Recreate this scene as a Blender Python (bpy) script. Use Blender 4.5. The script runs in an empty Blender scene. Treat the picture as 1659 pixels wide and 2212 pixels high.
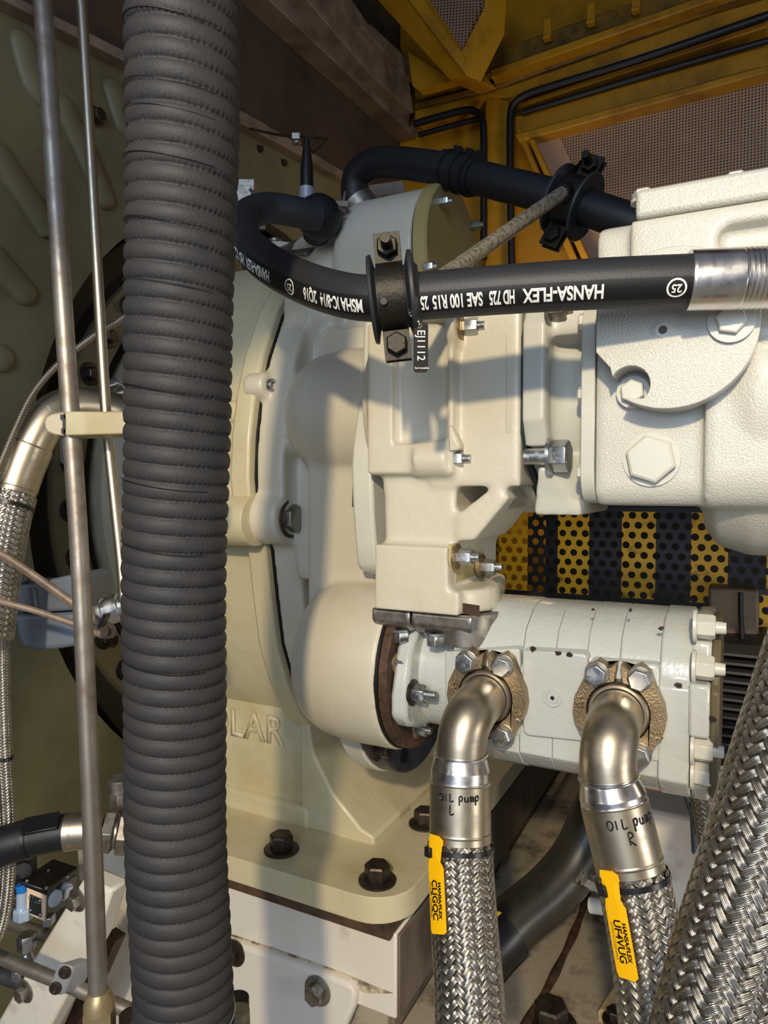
import bpy, bmesh, math, random
from mathutils import Vector as V, Matrix
random.seed(7)
PI = math.pi
scene = bpy.context.scene
COL = scene.collection

# ------------------------------------------------------------------ camera
F = 1500.0                      # focal length in pixels of the 1659 x 2212 frame
YAW = math.radians(27)          # the machine axis X is turned 27 degrees from the picture plane
PIT = math.atan(56 / 1500)
fh = V((-math.sin(YAW), math.cos(YAW), 0)); rt = V((math.cos(YAW), math.sin(YAW), 0)); zz = V((0, 0, 1))
fw = fh * math.cos(PIT) - zz * math.sin(PIT)
up = zz * math.cos(PIT) + fh * math.sin(PIT)
cam = bpy.data.objects.new('camera', bpy.data.cameras.new('camera'))
COL.objects.link(cam)
cam.matrix_world = Matrix(((rt.x, up.x, -fw.x, 0), (rt.y, up.y, -fw.y, 0), (rt.z, up.z, -fw.z, 0), (0, 0, 0, 1)))
cam.data.sensor_fit = 'VERTICAL'; cam.data.sensor_height = 36; cam.data.lens = F / 2212 * 36
cam.data.clip_start = 0.02
scene.camera = cam

# ------------------------------------------------------------------ view, world, lamps
scene.view_settings.view_transform = 'Standard'
scene.view_settings.look = 'None'
scene.view_settings.gamma = 1
scene.view_settings.exposure = 0.12
w = bpy.data.worlds.new('world'); scene.world = w; w.use_nodes = True
w.node_tree.nodes['Background'].inputs[0].default_value = (0.62, 0.72, 1.0, 1)
w.node_tree.nodes['Background'].inputs[1].default_value = 0.16

def lamp(name, kind, loc, target, power, col, **kw):
    l = bpy.data.lights.new(name, kind); l.energy = power; l.color = col
    for k, v in kw.items(): setattr(l, k, v)
    o = bpy.data.objects.new(name, l); COL.objects.link(o); o.location = loc
    o.rotation_euler = (V(target) - V(loc)).to_track_quat('-Z', 'Y').to_euler()
    return o
# work lamp above and behind the photographer: warm, small, hard shadows
lamp('work_lamp', 'SPOT', (0.20, -0.93, 0.62), (-0.24, 0.71, -0.46), 104, (1.0, 0.81, 0.52), shadow_soft_size=0.035, spot_size=math.radians(46), spot_blend=0.22)
# daylight from the open service door behind
lamp('door_daylight', 'AREA', (0.15, -1.35, 0.55), (-0.25, 0.8, -0.05), 25, (0.64, 0.79, 1.0), shape='RECTANGLE', size=0.9, size_y=1.4)
# enclosure lamp far in the back
lamp('corner_lamp', 'POINT', (2.3, 1.7, 0.5), (0, 0, 0), 9.0, (1.0, 0.74, 0.46), shadow_soft_size=0.05)
lamp('enclosure_lamp', 'POINT', (-0.50, 2.15, 0.55), (0, 0, 0), 4.2, (1.0, 0.76, 0.48), shadow_soft_size=0.05)
lamp('guard_fill', 'AREA', (1.5, 0.25, -0.25), (0.3, 1.2, -0.1), 7, (1.0, 0.95, 0.88), shape='RECTANGLE', size=0.3, size_y=0.3)  # unseen low fill light, added to brighten the striped guard
lamp('side_lamp', 'AREA', (-0.95, -0.55, 0.25), (-0.75, 0.8, -0.2), 1.0, (1.0, 0.94, 0.84), shape='RECTANGLE', size=0.25, size_y=0.5)

# ------------------------------------------------------------------ pixels to points on the machine's planes
def ray(px, py): return fw + rt * ((px - 829.5) / F) + up * ((1106 - py) / F)
def at(px, py, d): return ray(px, py) * d
def onX(px, py, X):
    r = ray(px, py); return r * (X / r.x)
def onY(px, py, Y):
    r = ray(px, py); return r * (Y / r.y)
def onZ(px, py, Z):
    r = ray(px, py); return r * (Z / r.z)
def ats(*a): return [at(*p) for p in a]

# ------------------------------------------------------------------ materials
def lin(c):
    return tuple(((x / 255) / 12.92 if x / 255 <= 0.04045 else ((x / 255 + 0.055) / 1.055) ** 2.4) for x in c) + (1,)
def N(nt, t, **kw):
    n = nt.nodes.new(t)
    for k, v in kw.items(): setattr(n, k, v)
    return n
def mat(name, rgb, rough=0.5, metal=0.0, bump=0.0, bscale=200, rgb2=None, nscale=12, lo=0.45, hi=0.6, spec=0.5, coat=0.0, rvar=0.0, detail=4, streak=None):
    m = bpy.data.materials.new(name); m.use_nodes = True
    nt = m.node_tree; b = nt.nodes['Principled BSDF']
    b.inputs['Base Color'].default_value = lin(rgb); b.inputs['Roughness'].default_value = rough
    b.inputs['Metallic'].default_value = metal; b.inputs['Specular IOR Level'].default_value = spec
    b.inputs['Coat Weight'].default_value = coat; b.inputs['Coat Roughness'].default_value = 0.15
    tc = N(nt, 'ShaderNodeTexCoord'); src = tc.outputs['Object']
    if streak:
        mp = N(nt, 'ShaderNodeMapping'); mp.inputs['Scale'].default_value = streak
        nt.links.new(src, mp.inputs['Vector']); src2 = mp.outputs['Vector']
    else: src2 = src
    if rgb2 or rvar:
        n = N(nt, 'ShaderNodeTexNoise'); n.inputs['Scale'].default_value = nscale; n.inputs['Detail'].default_value = 8; n.inputs['Roughness'].default_value = 0.65
        nt.links.new(src2, n.inputs['Vector'])
        mr = N(nt, 'ShaderNodeMapRange'); mr.inputs['From Min'].default_value = lo; mr.inputs['From Max'].default_value = hi
        nt.links.new(n.outputs['Fac'], mr.inputs['Value'])
        if rgb2:
            mx = N(nt, 'ShaderNodeMix', data_type='RGBA'); mx.inputs[6].default_value = lin(rgb); mx.inputs[7].default_value = lin(rgb2)
            nt.links.new(mr.outputs[0], mx.inputs[0]); nt.links.new(mx.outputs[2], b.inputs['Base Color'])
        if rvar:
            ad = N(nt, 'ShaderNodeMath', operation='MULTIPLY_ADD'); ad.inputs[1].default_value = rvar; ad.inputs[2].default_value = rough
            nt.links.new(mr.outputs[0], ad.inputs[0]); nt.links.new(ad.outputs[0], b.inputs['Roughness'])
    if bump:
        n2 = N(nt, 'ShaderNodeTexNoise'); n2.inputs['Scale'].default_value = bscale; n2.inputs['Detail'].default_value = detail
        nt.links.new(src2, n2.inputs['Vector'])
        bp = N(nt, 'ShaderNodeBump'); bp.inputs['Strength'].default_value = bump; bp.inputs['Distance'].default_value = 0.002
        nt.links.new(n2.outputs['Fac'], bp.inputs['Height']); nt.links.new(bp.outputs[0], b.inputs['Normal'])
    return m
M = {}
M['cream'] = mat('cream_paint', (202, 196, 178), 0.42, bump=0.25, bscale=130, rgb2=(196, 187, 164), nscale=7, lo=0.4, hi=0.75, coat=0.15)
M['cream_yellow'] = mat('cream_paint_old', (204, 194, 160), 0.45, bump=0.25, bscale=110, rgb2=(186, 170, 118), nscale=9, lo=0.5, hi=0.8, coat=0.1)
M['white_part'] = mat('white_paint', (208, 207, 196), 0.4, bump=0.15, bscale=160, coat=0.2)
M['motor'] = mat('motor_paint', (196, 194, 184), 0.34, bump=0.5, bscale=620, detail=2, coat=0.3)
M['motor_smooth'] = mat('motor_paint_smooth', (196, 194, 182), 0.38, bump=0.1, bscale=150, coat=0.2)
M['pump'] = mat('pump_paint', (188, 191, 186), 0.28, bump=0.35, bscale=150, rgb2=(184, 184, 172), nscale=14, lo=0.5, hi=0.8, coat=0.5)
M['bed'] = mat('bed_paint', (222, 216, 204), 0.5, bump=0.15, bscale=90, rgb2=(140, 112, 80), nscale=9, lo=0.56, hi=0.8)
M['bed_dirty'] = mat('bed_paint_dirty', (168, 156, 136), 0.55, bump=0.3, bscale=90, rgb2=(62, 50, 36), nscale=14, lo=0.5, hi=0.72)
M['corr'] = mat('hose_rubber_grey', (43, 44, 48), 0.62, bump=0.2, bscale=500, rgb2=(54, 51, 51), nscale=22, lo=0.35, hi=0.7, spec=0.35)
M['rubber'] = mat('hose_rubber_black', (40, 41, 45), 0.5, bump=0.15, bscale=700, spec=0.4)
M['rubber_dk'] = mat('hose_rubber_dark', (20, 21, 24), 0.5, bump=0.1, bscale=500, spec=0.4)
M['ribbon'] = mat('hose_print_band', (17, 18, 20), 0.55, spec=0.35)
M['ink'] = mat('white_print', (225, 226, 222), 0.6)
M['pipe'] = mat('dull_steel_pipe', (150, 143, 134), 0.42, metal=0.75, rgb2=(112, 100, 90), nscale=30, lo=0.42, hi=0.7, rvar=0.15)
M['steel'] = mat('stainless_steel', (186, 174, 152), 0.36, metal=1.0, rgb2=(160, 152, 140), nscale=18, lo=0.4, hi=0.7, rvar=0.1, streak=(1, 1, 5))
M['steel_bright'] = mat('polished_steel', (220, 216, 212), 0.24, metal=1.0, rvar=0.12, nscale=30)
M['braid'] = mat('braid_wire', (196, 190, 180), 0.27, metal=1.0, rgb2=(150, 142, 130), nscale=90, lo=0.4, hi=0.7)
def wires(m):
    nt = m.node_tree; b = nt.nodes['Principled BSDF']; tc = N(nt, 'ShaderNodeTexCoord'); sp = N(nt, 'ShaderNodeSeparateXYZ'); nt.links.new(tc.outputs['UV'], sp.inputs[0])
    mu = N(nt, 'ShaderNodeMath', operation='MULTIPLY'); mu.inputs[1].default_value = 2 * PI * 6; nt.links.new(sp.outputs['X'], mu.inputs[0])
    si = N(nt, 'ShaderNodeMath', operation='SINE'); nt.links.new(mu.outputs[0], si.inputs[0])
    bp = N(nt, 'ShaderNodeBump'); bp.inputs['Strength'].default_value = 0.5; bp.inputs['Distance'].default_value = 0.0004
    nt.links.new(si.outputs[0], bp.inputs['Height']); nt.links.new(bp.outputs[0], b.inputs['Normal'])
wires(M['braid'])
M['braid_core'] = mat('braid_core', (40, 37, 33), 0.8)
M['zinc'] = mat('zinc_bolt', (190, 192, 192), 0.28, metal=1.0, rvar=0.2, nscale=120)
M['zinc_dull'] = mat('dull_zinc', (160, 155, 146), 0.42, metal=0.9, rgb2=(98, 84, 70), nscale=80, lo=0.45, hi=0.75)
M['bolt_dark'] = mat('black_bolt', (58, 50, 44), 0.4, metal=0.7, rgb2=(84, 72, 62), nscale=90, lo=0.4, hi=0.7)
M['bolt_paint'] = mat('painted_bolt', (200, 198, 186), 0.36, coat=0.2)
M['bronze'] = mat('yellow_zinc_flange', (172, 150, 116), 0.42, metal=0.9, bump=0.28, bscale=420, rgb2=(128, 106, 82), nscale=35, lo=0.45, hi=0.75)
M['rust'] = mat('rusty_brown', (94, 68, 50), 0.6, metal=0.3, bump=0.4, bscale=200, rgb2=(48, 36, 28), nscale=40, lo=0.4, hi=0.65)
M['gasket'] = mat('green_gasket', (26, 44, 44), 0.5)
M['seam'] = mat('black_sealant', (14, 15, 18), 0.5)
M['strap'] = mat('clamp_steel', (46, 43, 37), 0.5, metal=0.75, bump=0.25, bscale=300, rgb2=(44, 40, 34), nscale=60, lo=0.4, hi=0.7)
M['rod'] = mat('zinc_threaded_rod', (168, 160, 142), 0.5, metal=0.6, bump=0.6, bscale=500, rgb2=(120, 110, 92), nscale=200)
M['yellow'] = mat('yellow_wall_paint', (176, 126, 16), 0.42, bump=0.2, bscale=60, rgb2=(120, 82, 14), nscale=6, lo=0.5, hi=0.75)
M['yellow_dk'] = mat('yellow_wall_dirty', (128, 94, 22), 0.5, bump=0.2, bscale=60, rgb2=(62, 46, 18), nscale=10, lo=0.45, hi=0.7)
M['brown'] = mat('brown_insulation_wall', (74, 58, 44), 0.75, rgb2=(48, 38, 30), nscale=3, lo=0.4, hi=0.7)
M['grey_beam'] = mat('taupe_beam', (128, 112, 98), 0.55, rgb2=(84, 72, 62), nscale=8, lo=0.45, hi=0.7)
M['olive'] = mat('olive_panel', (108, 103, 76), 0.55, bump=0.1, bscale=60, rgb2=(96, 90, 64), nscale=4)
M['cavity'] = mat('dark_cavity', (40, 34, 26), 0.7)
M['rail_paint'] = mat('rail_paint', (178, 168, 134), 0.45, rgb2=(160, 146, 108), nscale=14)
M['cap'] = mat('cream_cap', (160, 142, 92), 0.45, bump=0.15, bscale=130)
M['black'] = mat('black_plastic', (18, 18, 20), 0.35)
M['tag_black'] = mat('black_tag', (20, 20, 22), 0.45, rgb2=(60, 60, 60), nscale=400, lo=0.66, hi=0.74, spec=0.1)
M['tag'] = mat('yellow_tag', (244, 186, 4), 0.4)
M['g_yellow'] = mat('guard_yellow', (232, 178, 20), 0.42, rgb2=(90, 66, 20), nscale=22, lo=0.56, hi=0.66)
M['g_black'] = mat('guard_black', (26, 25, 28), 0.4, rgb2=(60, 52, 40), nscale=22, lo=0.6, hi=0.75)
def stripes(name, period, x0):
    m = mat(name, (232, 178, 20), 0.42, rgb2=(90, 66, 20), nscale=22, lo=0.57, hi=0.68)
    nt = m.node_tree; b = nt.nodes['Principled BSDF']; tc = N(nt, 'ShaderNodeTexCoord'); sp = N(nt, 'ShaderNodeSeparateXYZ'); nt.links.new(tc.outputs['Object'], sp.inputs[0])
    a = N(nt, 'ShaderNodeMath', operation='ADD'); a.inputs[1].default_value = -x0 + 20 * period; nt.links.new(sp.outputs['X'], a.inputs[0])
    d = N(nt, 'ShaderNodeMath', operation='DIVIDE'); d.inputs[1].default_value = period; nt.links.new(a.outputs[0], d.inputs[0])
    f = N(nt, 'ShaderNodeMath', operation='FRACT'); nt.links.new(d.outputs[0], f.inputs[0])
    g = N(nt, 'ShaderNodeMath', operation='GREATER_THAN'); g.inputs[1].default_value = 0.5; nt.links.new(f.outputs[0], g.inputs[0])
    old = b.inputs['Base Color'].links[0].from_socket
    mx = N(nt, 'ShaderNodeMix', data_type='RGBA'); mx.inputs[7].default_value = lin((26, 25, 28)); nt.links.new(old, mx.inputs[6]); nt.links.new(g.outputs[0], mx.inputs[0]); nt.links.new(mx.outputs[2], b.inputs['Base Color'])
    return m
M['greyplastic'] = mat('blue_grey_housing', (100, 109, 122), 0.4, bump=0.05, bscale=100)
M['cable'] = mat('brown_cable', (126, 108, 92), 0.45, rgb2=(100, 84, 72), nscale=40)
M['armour'] = mat('armoured_cable', (130, 122, 108), 0.4, metal=0.8)
M['beige'] = mat('beige_block', (222, 196, 168), 0.5)
M['blue'] = mat('blue_fitting', (30, 110, 190), 0.4)
M['dkmetal'] = mat('blue_grey_steel', (84, 86, 92), 0.4, metal=0.5, rgb2=(64, 64, 68), nscale=30)
M['dirt_steel'] = mat('dirty_plate', (118, 104, 92), 0.5, bump=0.2, bscale=60, rgb2=(74, 60, 50), nscale=9, lo=0.4, hi=0.7, streak=(2, 1, 0.4))
M['fin'] = mat('motor_fins', (70, 68, 66), 0.5, metal=0.3)
M['orange'] = mat('orange_paint', (196, 120, 66), 0.5)
def mesh_mat(name, rgb, hole, pitch, wood):
    m = mat(name, rgb, 0.5, metal=0.2, rgb2=wood, nscale=3, lo=0.35, hi=0.7)
    nt = m.node_tree; b = nt.nodes['Principled BSDF']
    uv = N(nt, 'ShaderNodeTexCoord')
    mp = N(nt, 'ShaderNodeMapping'); mp.inputs['Scale'].default_value = (1 / pitch, 1 / pitch, 1 / pitch)
    nt.links.new(uv.outputs['UV'], mp.inputs['Vector'])
    vo = N(nt, 'ShaderNodeTexVoronoi'); vo.inputs['Scale'].default_value = 1; vo.inputs['Randomness'].default_value = 0
    vo.voronoi_dimensions = '2D'
    nt.links.new(mp.outputs[0], vo.inputs['Vector'])
    mr = N(nt, 'ShaderNodeMapRange'); mr.inputs['From Min'].default_value = hole - 0.06; mr.inputs['From Max'].default_value = hole + 0.06
    nt.links.new(vo.outputs['Distance'], mr.inputs['Value'])
    old = b.inputs['Base Color'].links[0].from_socket
    mx = N(nt, 'ShaderNodeMix', data_type='RGBA'); mx.inputs[6].default_value = lin((46, 36, 28))
    nt.links.new(mr.outputs[0], mx.inputs[0]); nt.links.new(old, mx.inputs[7]); nt.links.new(mx.outputs[2], b.inputs['Base Color'])
    return m
M['mesh'] = mesh_mat('perforated_liner', (178, 146, 116), 0.30, 0.0095, (150, 120, 94))

# ------------------------------------------------------------------ mesh building
def frame(axis, ref=None):
    a = V(axis).normalized()
    r = V(ref) if ref is not None else (zz if abs(a.z) < 0.9 else V((1, 0, 0)))
    u = (r - a * r.dot(a)).normalized(); v = a.cross(u)
    return a, u, v
class B:
    def __init__(s): s.bm = bmesh.new(); s.uv = s.bm.loops.layers.uv.new('UVMap')
    def face(s, vs, mi=0, smooth=None):
        try:
            f = s.bm.faces.new(vs); f.material_index = mi; return f
        except ValueError: return None
    def prism(s, pts, vec, mi=0):
        n = len(pts); a = [s.bm.verts.new(p) for p in pts]; b = [s.bm.verts.new(V(p) + V(vec)) for p in pts]
        s.face(a[::-1], mi); s.face(b, mi)
        for i in range(n): s.face([a[i], a[(i + 1) % n], b[(i + 1) % n], b[i]], mi)
        return s
    def box(s, x0, x1, y0, y1, z0, z1, mi=0):
        return s.prism([V((x0, y0, z0)), V((x1, y0, z0)), V((x1, y1, z0)), V((x0, y1, z0))], V((0, 0, z1 - z0)), mi)
    def obox(s, o, a, u, la, lu, lv, mi=0):
        """box centred at o with half sizes la, lu, lv along a, u and a x u"""
        a, u, v = frame(a, u); o = V(o)
        return s.prism([o + a * i * la + u * j * lu - v * lv for i, j in ((-1, -1), (1, -1), (1, 1), (-1, 1))], v * 2 * lv, mi)
    def lathe(s, o, axis, prof, seg=48, mi=0, closed=False, ref=None):
        a, u, v = frame(axis, ref); o = V(o); rings = []
        for t, r in prof:
            if r < 1e-6: rings.append([s.bm.verts.new(o + a * t)])
            else: rings.append([s.bm.verts.new(o + a * t + (u * math.cos(2 * PI * k / seg) + v * math.sin(2 * PI * k / seg)) * r) for k in range(seg)])
        pairs = list(zip(rings, rings[1:]))
        if closed: pairs.append((rings[-1], rings[0]))
        for A, C in pairs:
            for k in range(seg):
                k2 = (k + 1) % seg
                if len(A) == 1 and len(C) > 1: s.face([A[0], C[k2], C[k]][::-1], mi)
                elif len(C) == 1 and len(A) > 1: s.face([A[k], A[k2], C[0]], mi)
                elif len(A) > 1: s.face([A[k], A[k2], C[k2], C[k]], mi)
        if not closed:
            if len(rings[0]) > 1: s.face(rings[0][::-1], mi)
            if len(rings[-1]) > 1: s.face(rings[-1], mi)
        return s
    def cyl(s, p0, p1, r, r2=None, seg=32, mi=0):
        p0 = V(p0); p1 = V(p1)
        return s.lathe(p0, p1 - p0, [(0, r), ((p1 - p0).length, r if r2 is None else r2)], seg, mi)
    def ring(s, o, axis, r0, r1, t0, t1, seg=48, mi=0):
        return s.lathe(o, axis, [(t0, r0), (t0, r1), (t1, r1), (t1, r0)], seg, mi, closed=True)
    def hexa(s, o, axis, af, h, ref=None, mi=0, rot=0.0):
        a, u, v = frame(axis, ref); o = V(o); R = af / math.sqrt(3); rings = []
        for t, k in ((0, 0.97), (0.06 * h, 1.0), (0.86 * h, 1.0), (h, 0.88)):
            rings.append([s.bm.verts.new(o + a * t + (u * math.cos(PI / 3 * i + rot) + v * math.sin(PI / 3 * i + rot)) * R * k) for i in range(6)])
        s.face(rings[0][::-1], mi); s.face(rings[-1], mi)
        for A, C in zip(rings, rings[1:]):
            for i in range(6): s.face([A[i], A[(i + 1) % 6], C[(i + 1) % 6], C[i]], mi)
        return s
    def tube(s, path, r, seg=24, s0=0, s1=None, step=None, caps=True, mi=0):
        s1 = path.L if s1 is None else s1
        n = max(2, int(math.ceil((s1 - s0) / (step or 0.006)))); rings = []
        for i in range(n + 1):
            q = s0 + (s1 - s0) * i / n; rr = r(q) if callable(r) else r
            rings.append([s.bm.verts.new(path.pt(q, 2 * PI * k / seg, rr)) for k in range(seg)])
        for i, (A, C) in enumerate(zip(rings, rings[1:])):
            for k in range(seg):
                f = s.face([A[k], A[(k + 1) % seg], C[(k + 1) % seg], C[k]], mi)
                if f:
                    q0 = s0 + (s1 - s0) * i / n; q1 = s0 + (s1 - s0) * (i + 1) / n
                    for l, uvv in zip(f.loops, ((k / seg, q0), ((k + 1) / seg, q0), ((k + 1) / seg, q1), (k / seg, q1))): l[s.uv].uv = uvv
        if caps: s.face(rings[0][::-1], mi); s.face(rings[-1], mi)
        return s
    def ball(s, o, r, mi=0, seg=16, sc=(1, 1, 1)):
        n = 8; o = V(o)
        rows = [[s.bm.verts.new(o + V((r * sc[0] * math.sin(PI * j / n) * math.cos(2 * PI * k / seg), r * sc[1] * math.sin(PI * j / n) * math.sin(2 * PI * k / seg), r * sc[2] * math.cos(PI * j / n)))) for k in range(seg)] for j in range(1, n)]
        t = s.bm.verts.new(o + V((0, 0, r * sc[2]))); b = s.bm.verts.new(o - V((0, 0, r * sc[2])))
        for k in range(seg):
            s.face([t, rows[0][k], rows[0][(k + 1) % seg]], mi); s.face([b, rows[-1][(k + 1) % seg], rows[-1][k]], mi)
            for A, C in zip(rows, rows[1:]): s.face([A[k], C[k], C[(k + 1) % seg], A[(k + 1) % seg]], mi)
        return s

def px_of(p):
    p = V(p); d = p.dot(fw); return 829.5 + F * p.dot(rt) / d, 1106 - F * p.dot(up) / d
class Path:
    """smooth curve through points, with a frame that does not twist"""
    def __init__(s, pts, ref=zz, n=24, straight=False):
        pts = [V(p) for p in pts]; P = []
        if straight or len(pts) == 2: P = [pts[i].lerp(pts[i + 1], k / n) for i in range(len(pts) - 1) for k in range(n)] + [pts[-1]]
        else:
            q = [pts[0] * 2 - pts[1]] + pts + [pts[-1] * 2 - pts[-2]]
            for i in range(1, len(q) - 2):
                a, b, c, d = q[i - 1], q[i], q[i + 1], q[i + 2]
                for k in range(n):
                    t = k / n
                    P.append(0.5 * (2 * b + (c - a) * t + (2 * a - 5 * b + 4 * c - d) * t * t + (3 * b - a - 3 * c + d) * t ** 3))
            P.append(pts[-1])
        s.P = P; s.S = [0.0]
        for a, b in zip(P, P[1:]): s.S.append(s.S[-1] + (b - a).length)
        s.L = s.S[-1]; s.T = []
        for i in range(len(P)): s.T.append((P[min(i + 1, len(P) - 1)] - P[max(i - 1, 0)]).normalized())
        u = V(ref); u = (u - s.T[0] * u.dot(s.T[0])).normalized(); s.U = [u]
        for t in s.T[1:]:
            u = (u - t * u.dot(t)).normalized(); s.U.append(u)
    def f(s, q):
        import bisect
        i = min(max(bisect.bisect_right(s.S, q) - 1, 0), len(s.P) - 2)
        k = (q - s.S[i]) / max(s.S[i + 1] - s.S[i], 1e-9)
        p = s.P[i] + (s.P[i + 1] - s.P[i]) * k
        kk = min(max(k, 0), 1)
        t = s.T[i].lerp(s.T[i + 1], kk).normalized(); u = s.U[i].lerp(s.U[i + 1], kk); u = (u - t * u.dot(t)).normalized()
        return p, t, u, t.cross(u)
    def pt(s, q, th, r):
        p, t, u, v = s.f(q); return p + (u * math.cos(th) + v * math.sin(th)) * r
    def ang(s, q, d):
        """the angle round the tube at q that faces direction d"""
        p, t, u, v = s.f(q); return math.atan2(V(d).dot(v), V(d).dot(u))

def finish(me, smooth):
    if smooth:
        for p in me.polygons: p.use_smooth = True
        me.set_sharp_from_angle(angle=math.radians(smooth))
def wl(o):
    v = V((0, 0, 0))
    while o: v += o.location; o = o.parent
    return v
def obj(name, b, m, parent=None, smooth=35, bevel=0, bseg=2, kind=None, fixn=True, blim=35):
    bm = b.bm if isinstance(b, B) else b
    if fixn:
        bmesh.ops.recalc_face_normals(bm, faces=bm.faces[:])
        ng = [f for f in bm.faces if len(f.verts) > 4]
        if ng: bmesh.ops.triangulate(bm, faces=ng)
    me = bpy.data.meshes.new(name); bm.to_mesh(me); bm.free()
    for x in (m if isinstance(m, (list, tuple)) else [m]): me.materials.append(x if not isinstance(x, str) else M[x])
    finish(me, smooth)
    o = bpy.data.objects.new(name, me); COL.objects.link(o)
    if parent: o.parent = parent; o.location = -wl(parent)
    else:
        c = sum((v.co for v in me.vertices), V()) / max(1, len(me.vertices)); c.z = min(v.co.z for v in me.vertices)
        me.transform(Matrix.Translation(-c)); o.location = c
        # textures read object coordinates: origin shift is harmless
    if bevel:
        md = o.modifiers.new('bevel', 'BEVEL'); md.width = bevel; md.segments = bseg; md.limit_method = 'ANGLE'; md.angle_limit = math.radians(blim)
    if kind: o['kind'] = kind
    return o
def tag(o, label, cat, group=None):
    o['label'] = label; o['category'] = cat
    if group: o['group'] = group
    return o
def thing(name, label, cat, loc, group=None):
    o = bpy.data.objects.new(name, None); COL.objects.link(o); o.location = loc; o.empty_display_size = 0.02
    return tag(o, label, cat, group)
def casting(name, b, m, parent=None, voxel=0.004, it=6, cut=None, kind=None):
    """several closed shapes fused into one cast body with soft fillets"""
    def mk(bb):
        bmesh.ops.recalc_face_normals(bb.bm, faces=bb.bm.faces[:])
        me = bpy.data.meshes.new('cast'); bb.bm.to_mesh(me); bb.bm.free()
        o = bpy.data.objects.new('cast', me); COL.objects.link(o); return o
    o = mk(b); rm = o.modifiers.new('r', 'REMESH'); rm.mode = 'VOXEL'; rm.voxel_size = voxel
    c = None
    if cut:
        c = mk(cut); bo = o.modifiers.new('b', 'BOOLEAN'); bo.operation = 'DIFFERENCE'; bo.object = c; bo.solver = 'EXACT'; bo.use_self = True
        rm = o.modifiers.new('r2', 'REMESH'); rm.mode = 'VOXEL'; rm.voxel_size = voxel
    sm = o.modifiers.new('s', 'SMOOTH'); sm.factor = 0.5; sm.iterations = it
    bpy.context.view_layer.update()
    dg = bpy.context.evaluated_depsgraph_get()
    me = bpy.data.meshes.new_from_object(o.evaluated_get(dg))
    for x in [o] + ([c] if c else []):
        d = x.data; bpy.data.objects.remove(x); bpy.data.meshes.remove(d)
    me.name = name; me.materials.clear(); me.materials.append(M[m])
    for p in me.polygons: p.use_smooth = True; p.material_index = 0
    o = bpy.data.objects.new(name, me); COL.objects.link(o)
    if parent: o.parent = parent; o.location = -wl(parent)
    if kind: o['kind'] = kind
    return o
def rrect(y0, y1, z0, z1, r, n=6):
    """rounded rectangle as (y, z) pairs"""
    out = []
    for cy, cz, a0 in ((y1 - r, z1 - r, 0), (y0 + r, z1 - r, 90), (y0 + r, z0 + r, 180), (y1 - r, z0 + r, 270)):
        for k in range(n + 1):
            a = math.radians(a0 + 90 * k / n); out.append((cy + r * math.cos(a), cz + r * math.sin(a)))
    return out
def slabX(b, yz, x0, x1, mi=0): return b.prism([V((x0, y, z)) for y, z in yz], V((x1 - x0, 0, 0)), mi)
def slabY(b, xz, y0, y1, mi=0): return b.prism([V((x, y0, z)) for x, z in xz], V((0, y1 - y0, 0)), mi)
def trY(b, px, Y, t, mi=0): return b.prism([onY(x, y, Y) for x, y in px], V((0, t, 0)), mi)
def trX(b, px, X, t, mi=0): return b.prism([onX(x, y, X) for x, y in px], V((t, 0, 0)), mi)

def bolt(pos, axis, af, parent, m='zinc', h=None, wash=None, stud=0.0, name='bolt', wm=None, socket=False, ref=None, rot=0.0, nut=False):
    """hexagon head (or nut on a stud); the washer under it is a piece of the bolt"""
    a = V(axis).normalized(); pos = V(pos); h = h or af * 0.62; b = B(); t = 0
    wt = af * 0.12 if wash else 0
    if socket:
        b.lathe(pos, a, [(wt, af * 0.55), (wt + h * 0.9, af * 0.55), (wt + h, af * 0.5), (wt + h, af * 0.3), (wt + h * 0.45, af * 0.3), (wt + h * 0.45, 0)], 24)
    else: b.hexa(pos + a * wt, a, af, h, ref, 0, rot)
    if stud: b.cyl(pos + a * (wt + h), pos + a * (wt + h + stud), af * 0.3, af * 0.27, 16)
    if nut: b.cyl(pos + a * (wt + h), pos + a * (wt + h + af * 0.22), af * 0.42, af * 0.38, 20)
    o = obj(name, b, m, parent, 30, bevel=af * 0.02)
    if wash:
        bw = B(); bw.lathe(pos, a, [(-0.001, wash * 0.5), (-0.001, wash), (wt * 0.8, wash), (wt, wash * 0.94), (wt, wash * 0.5)], 32, closed=True)
        obj('washer', bw, wm or m, o, 30)
    return o

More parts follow.
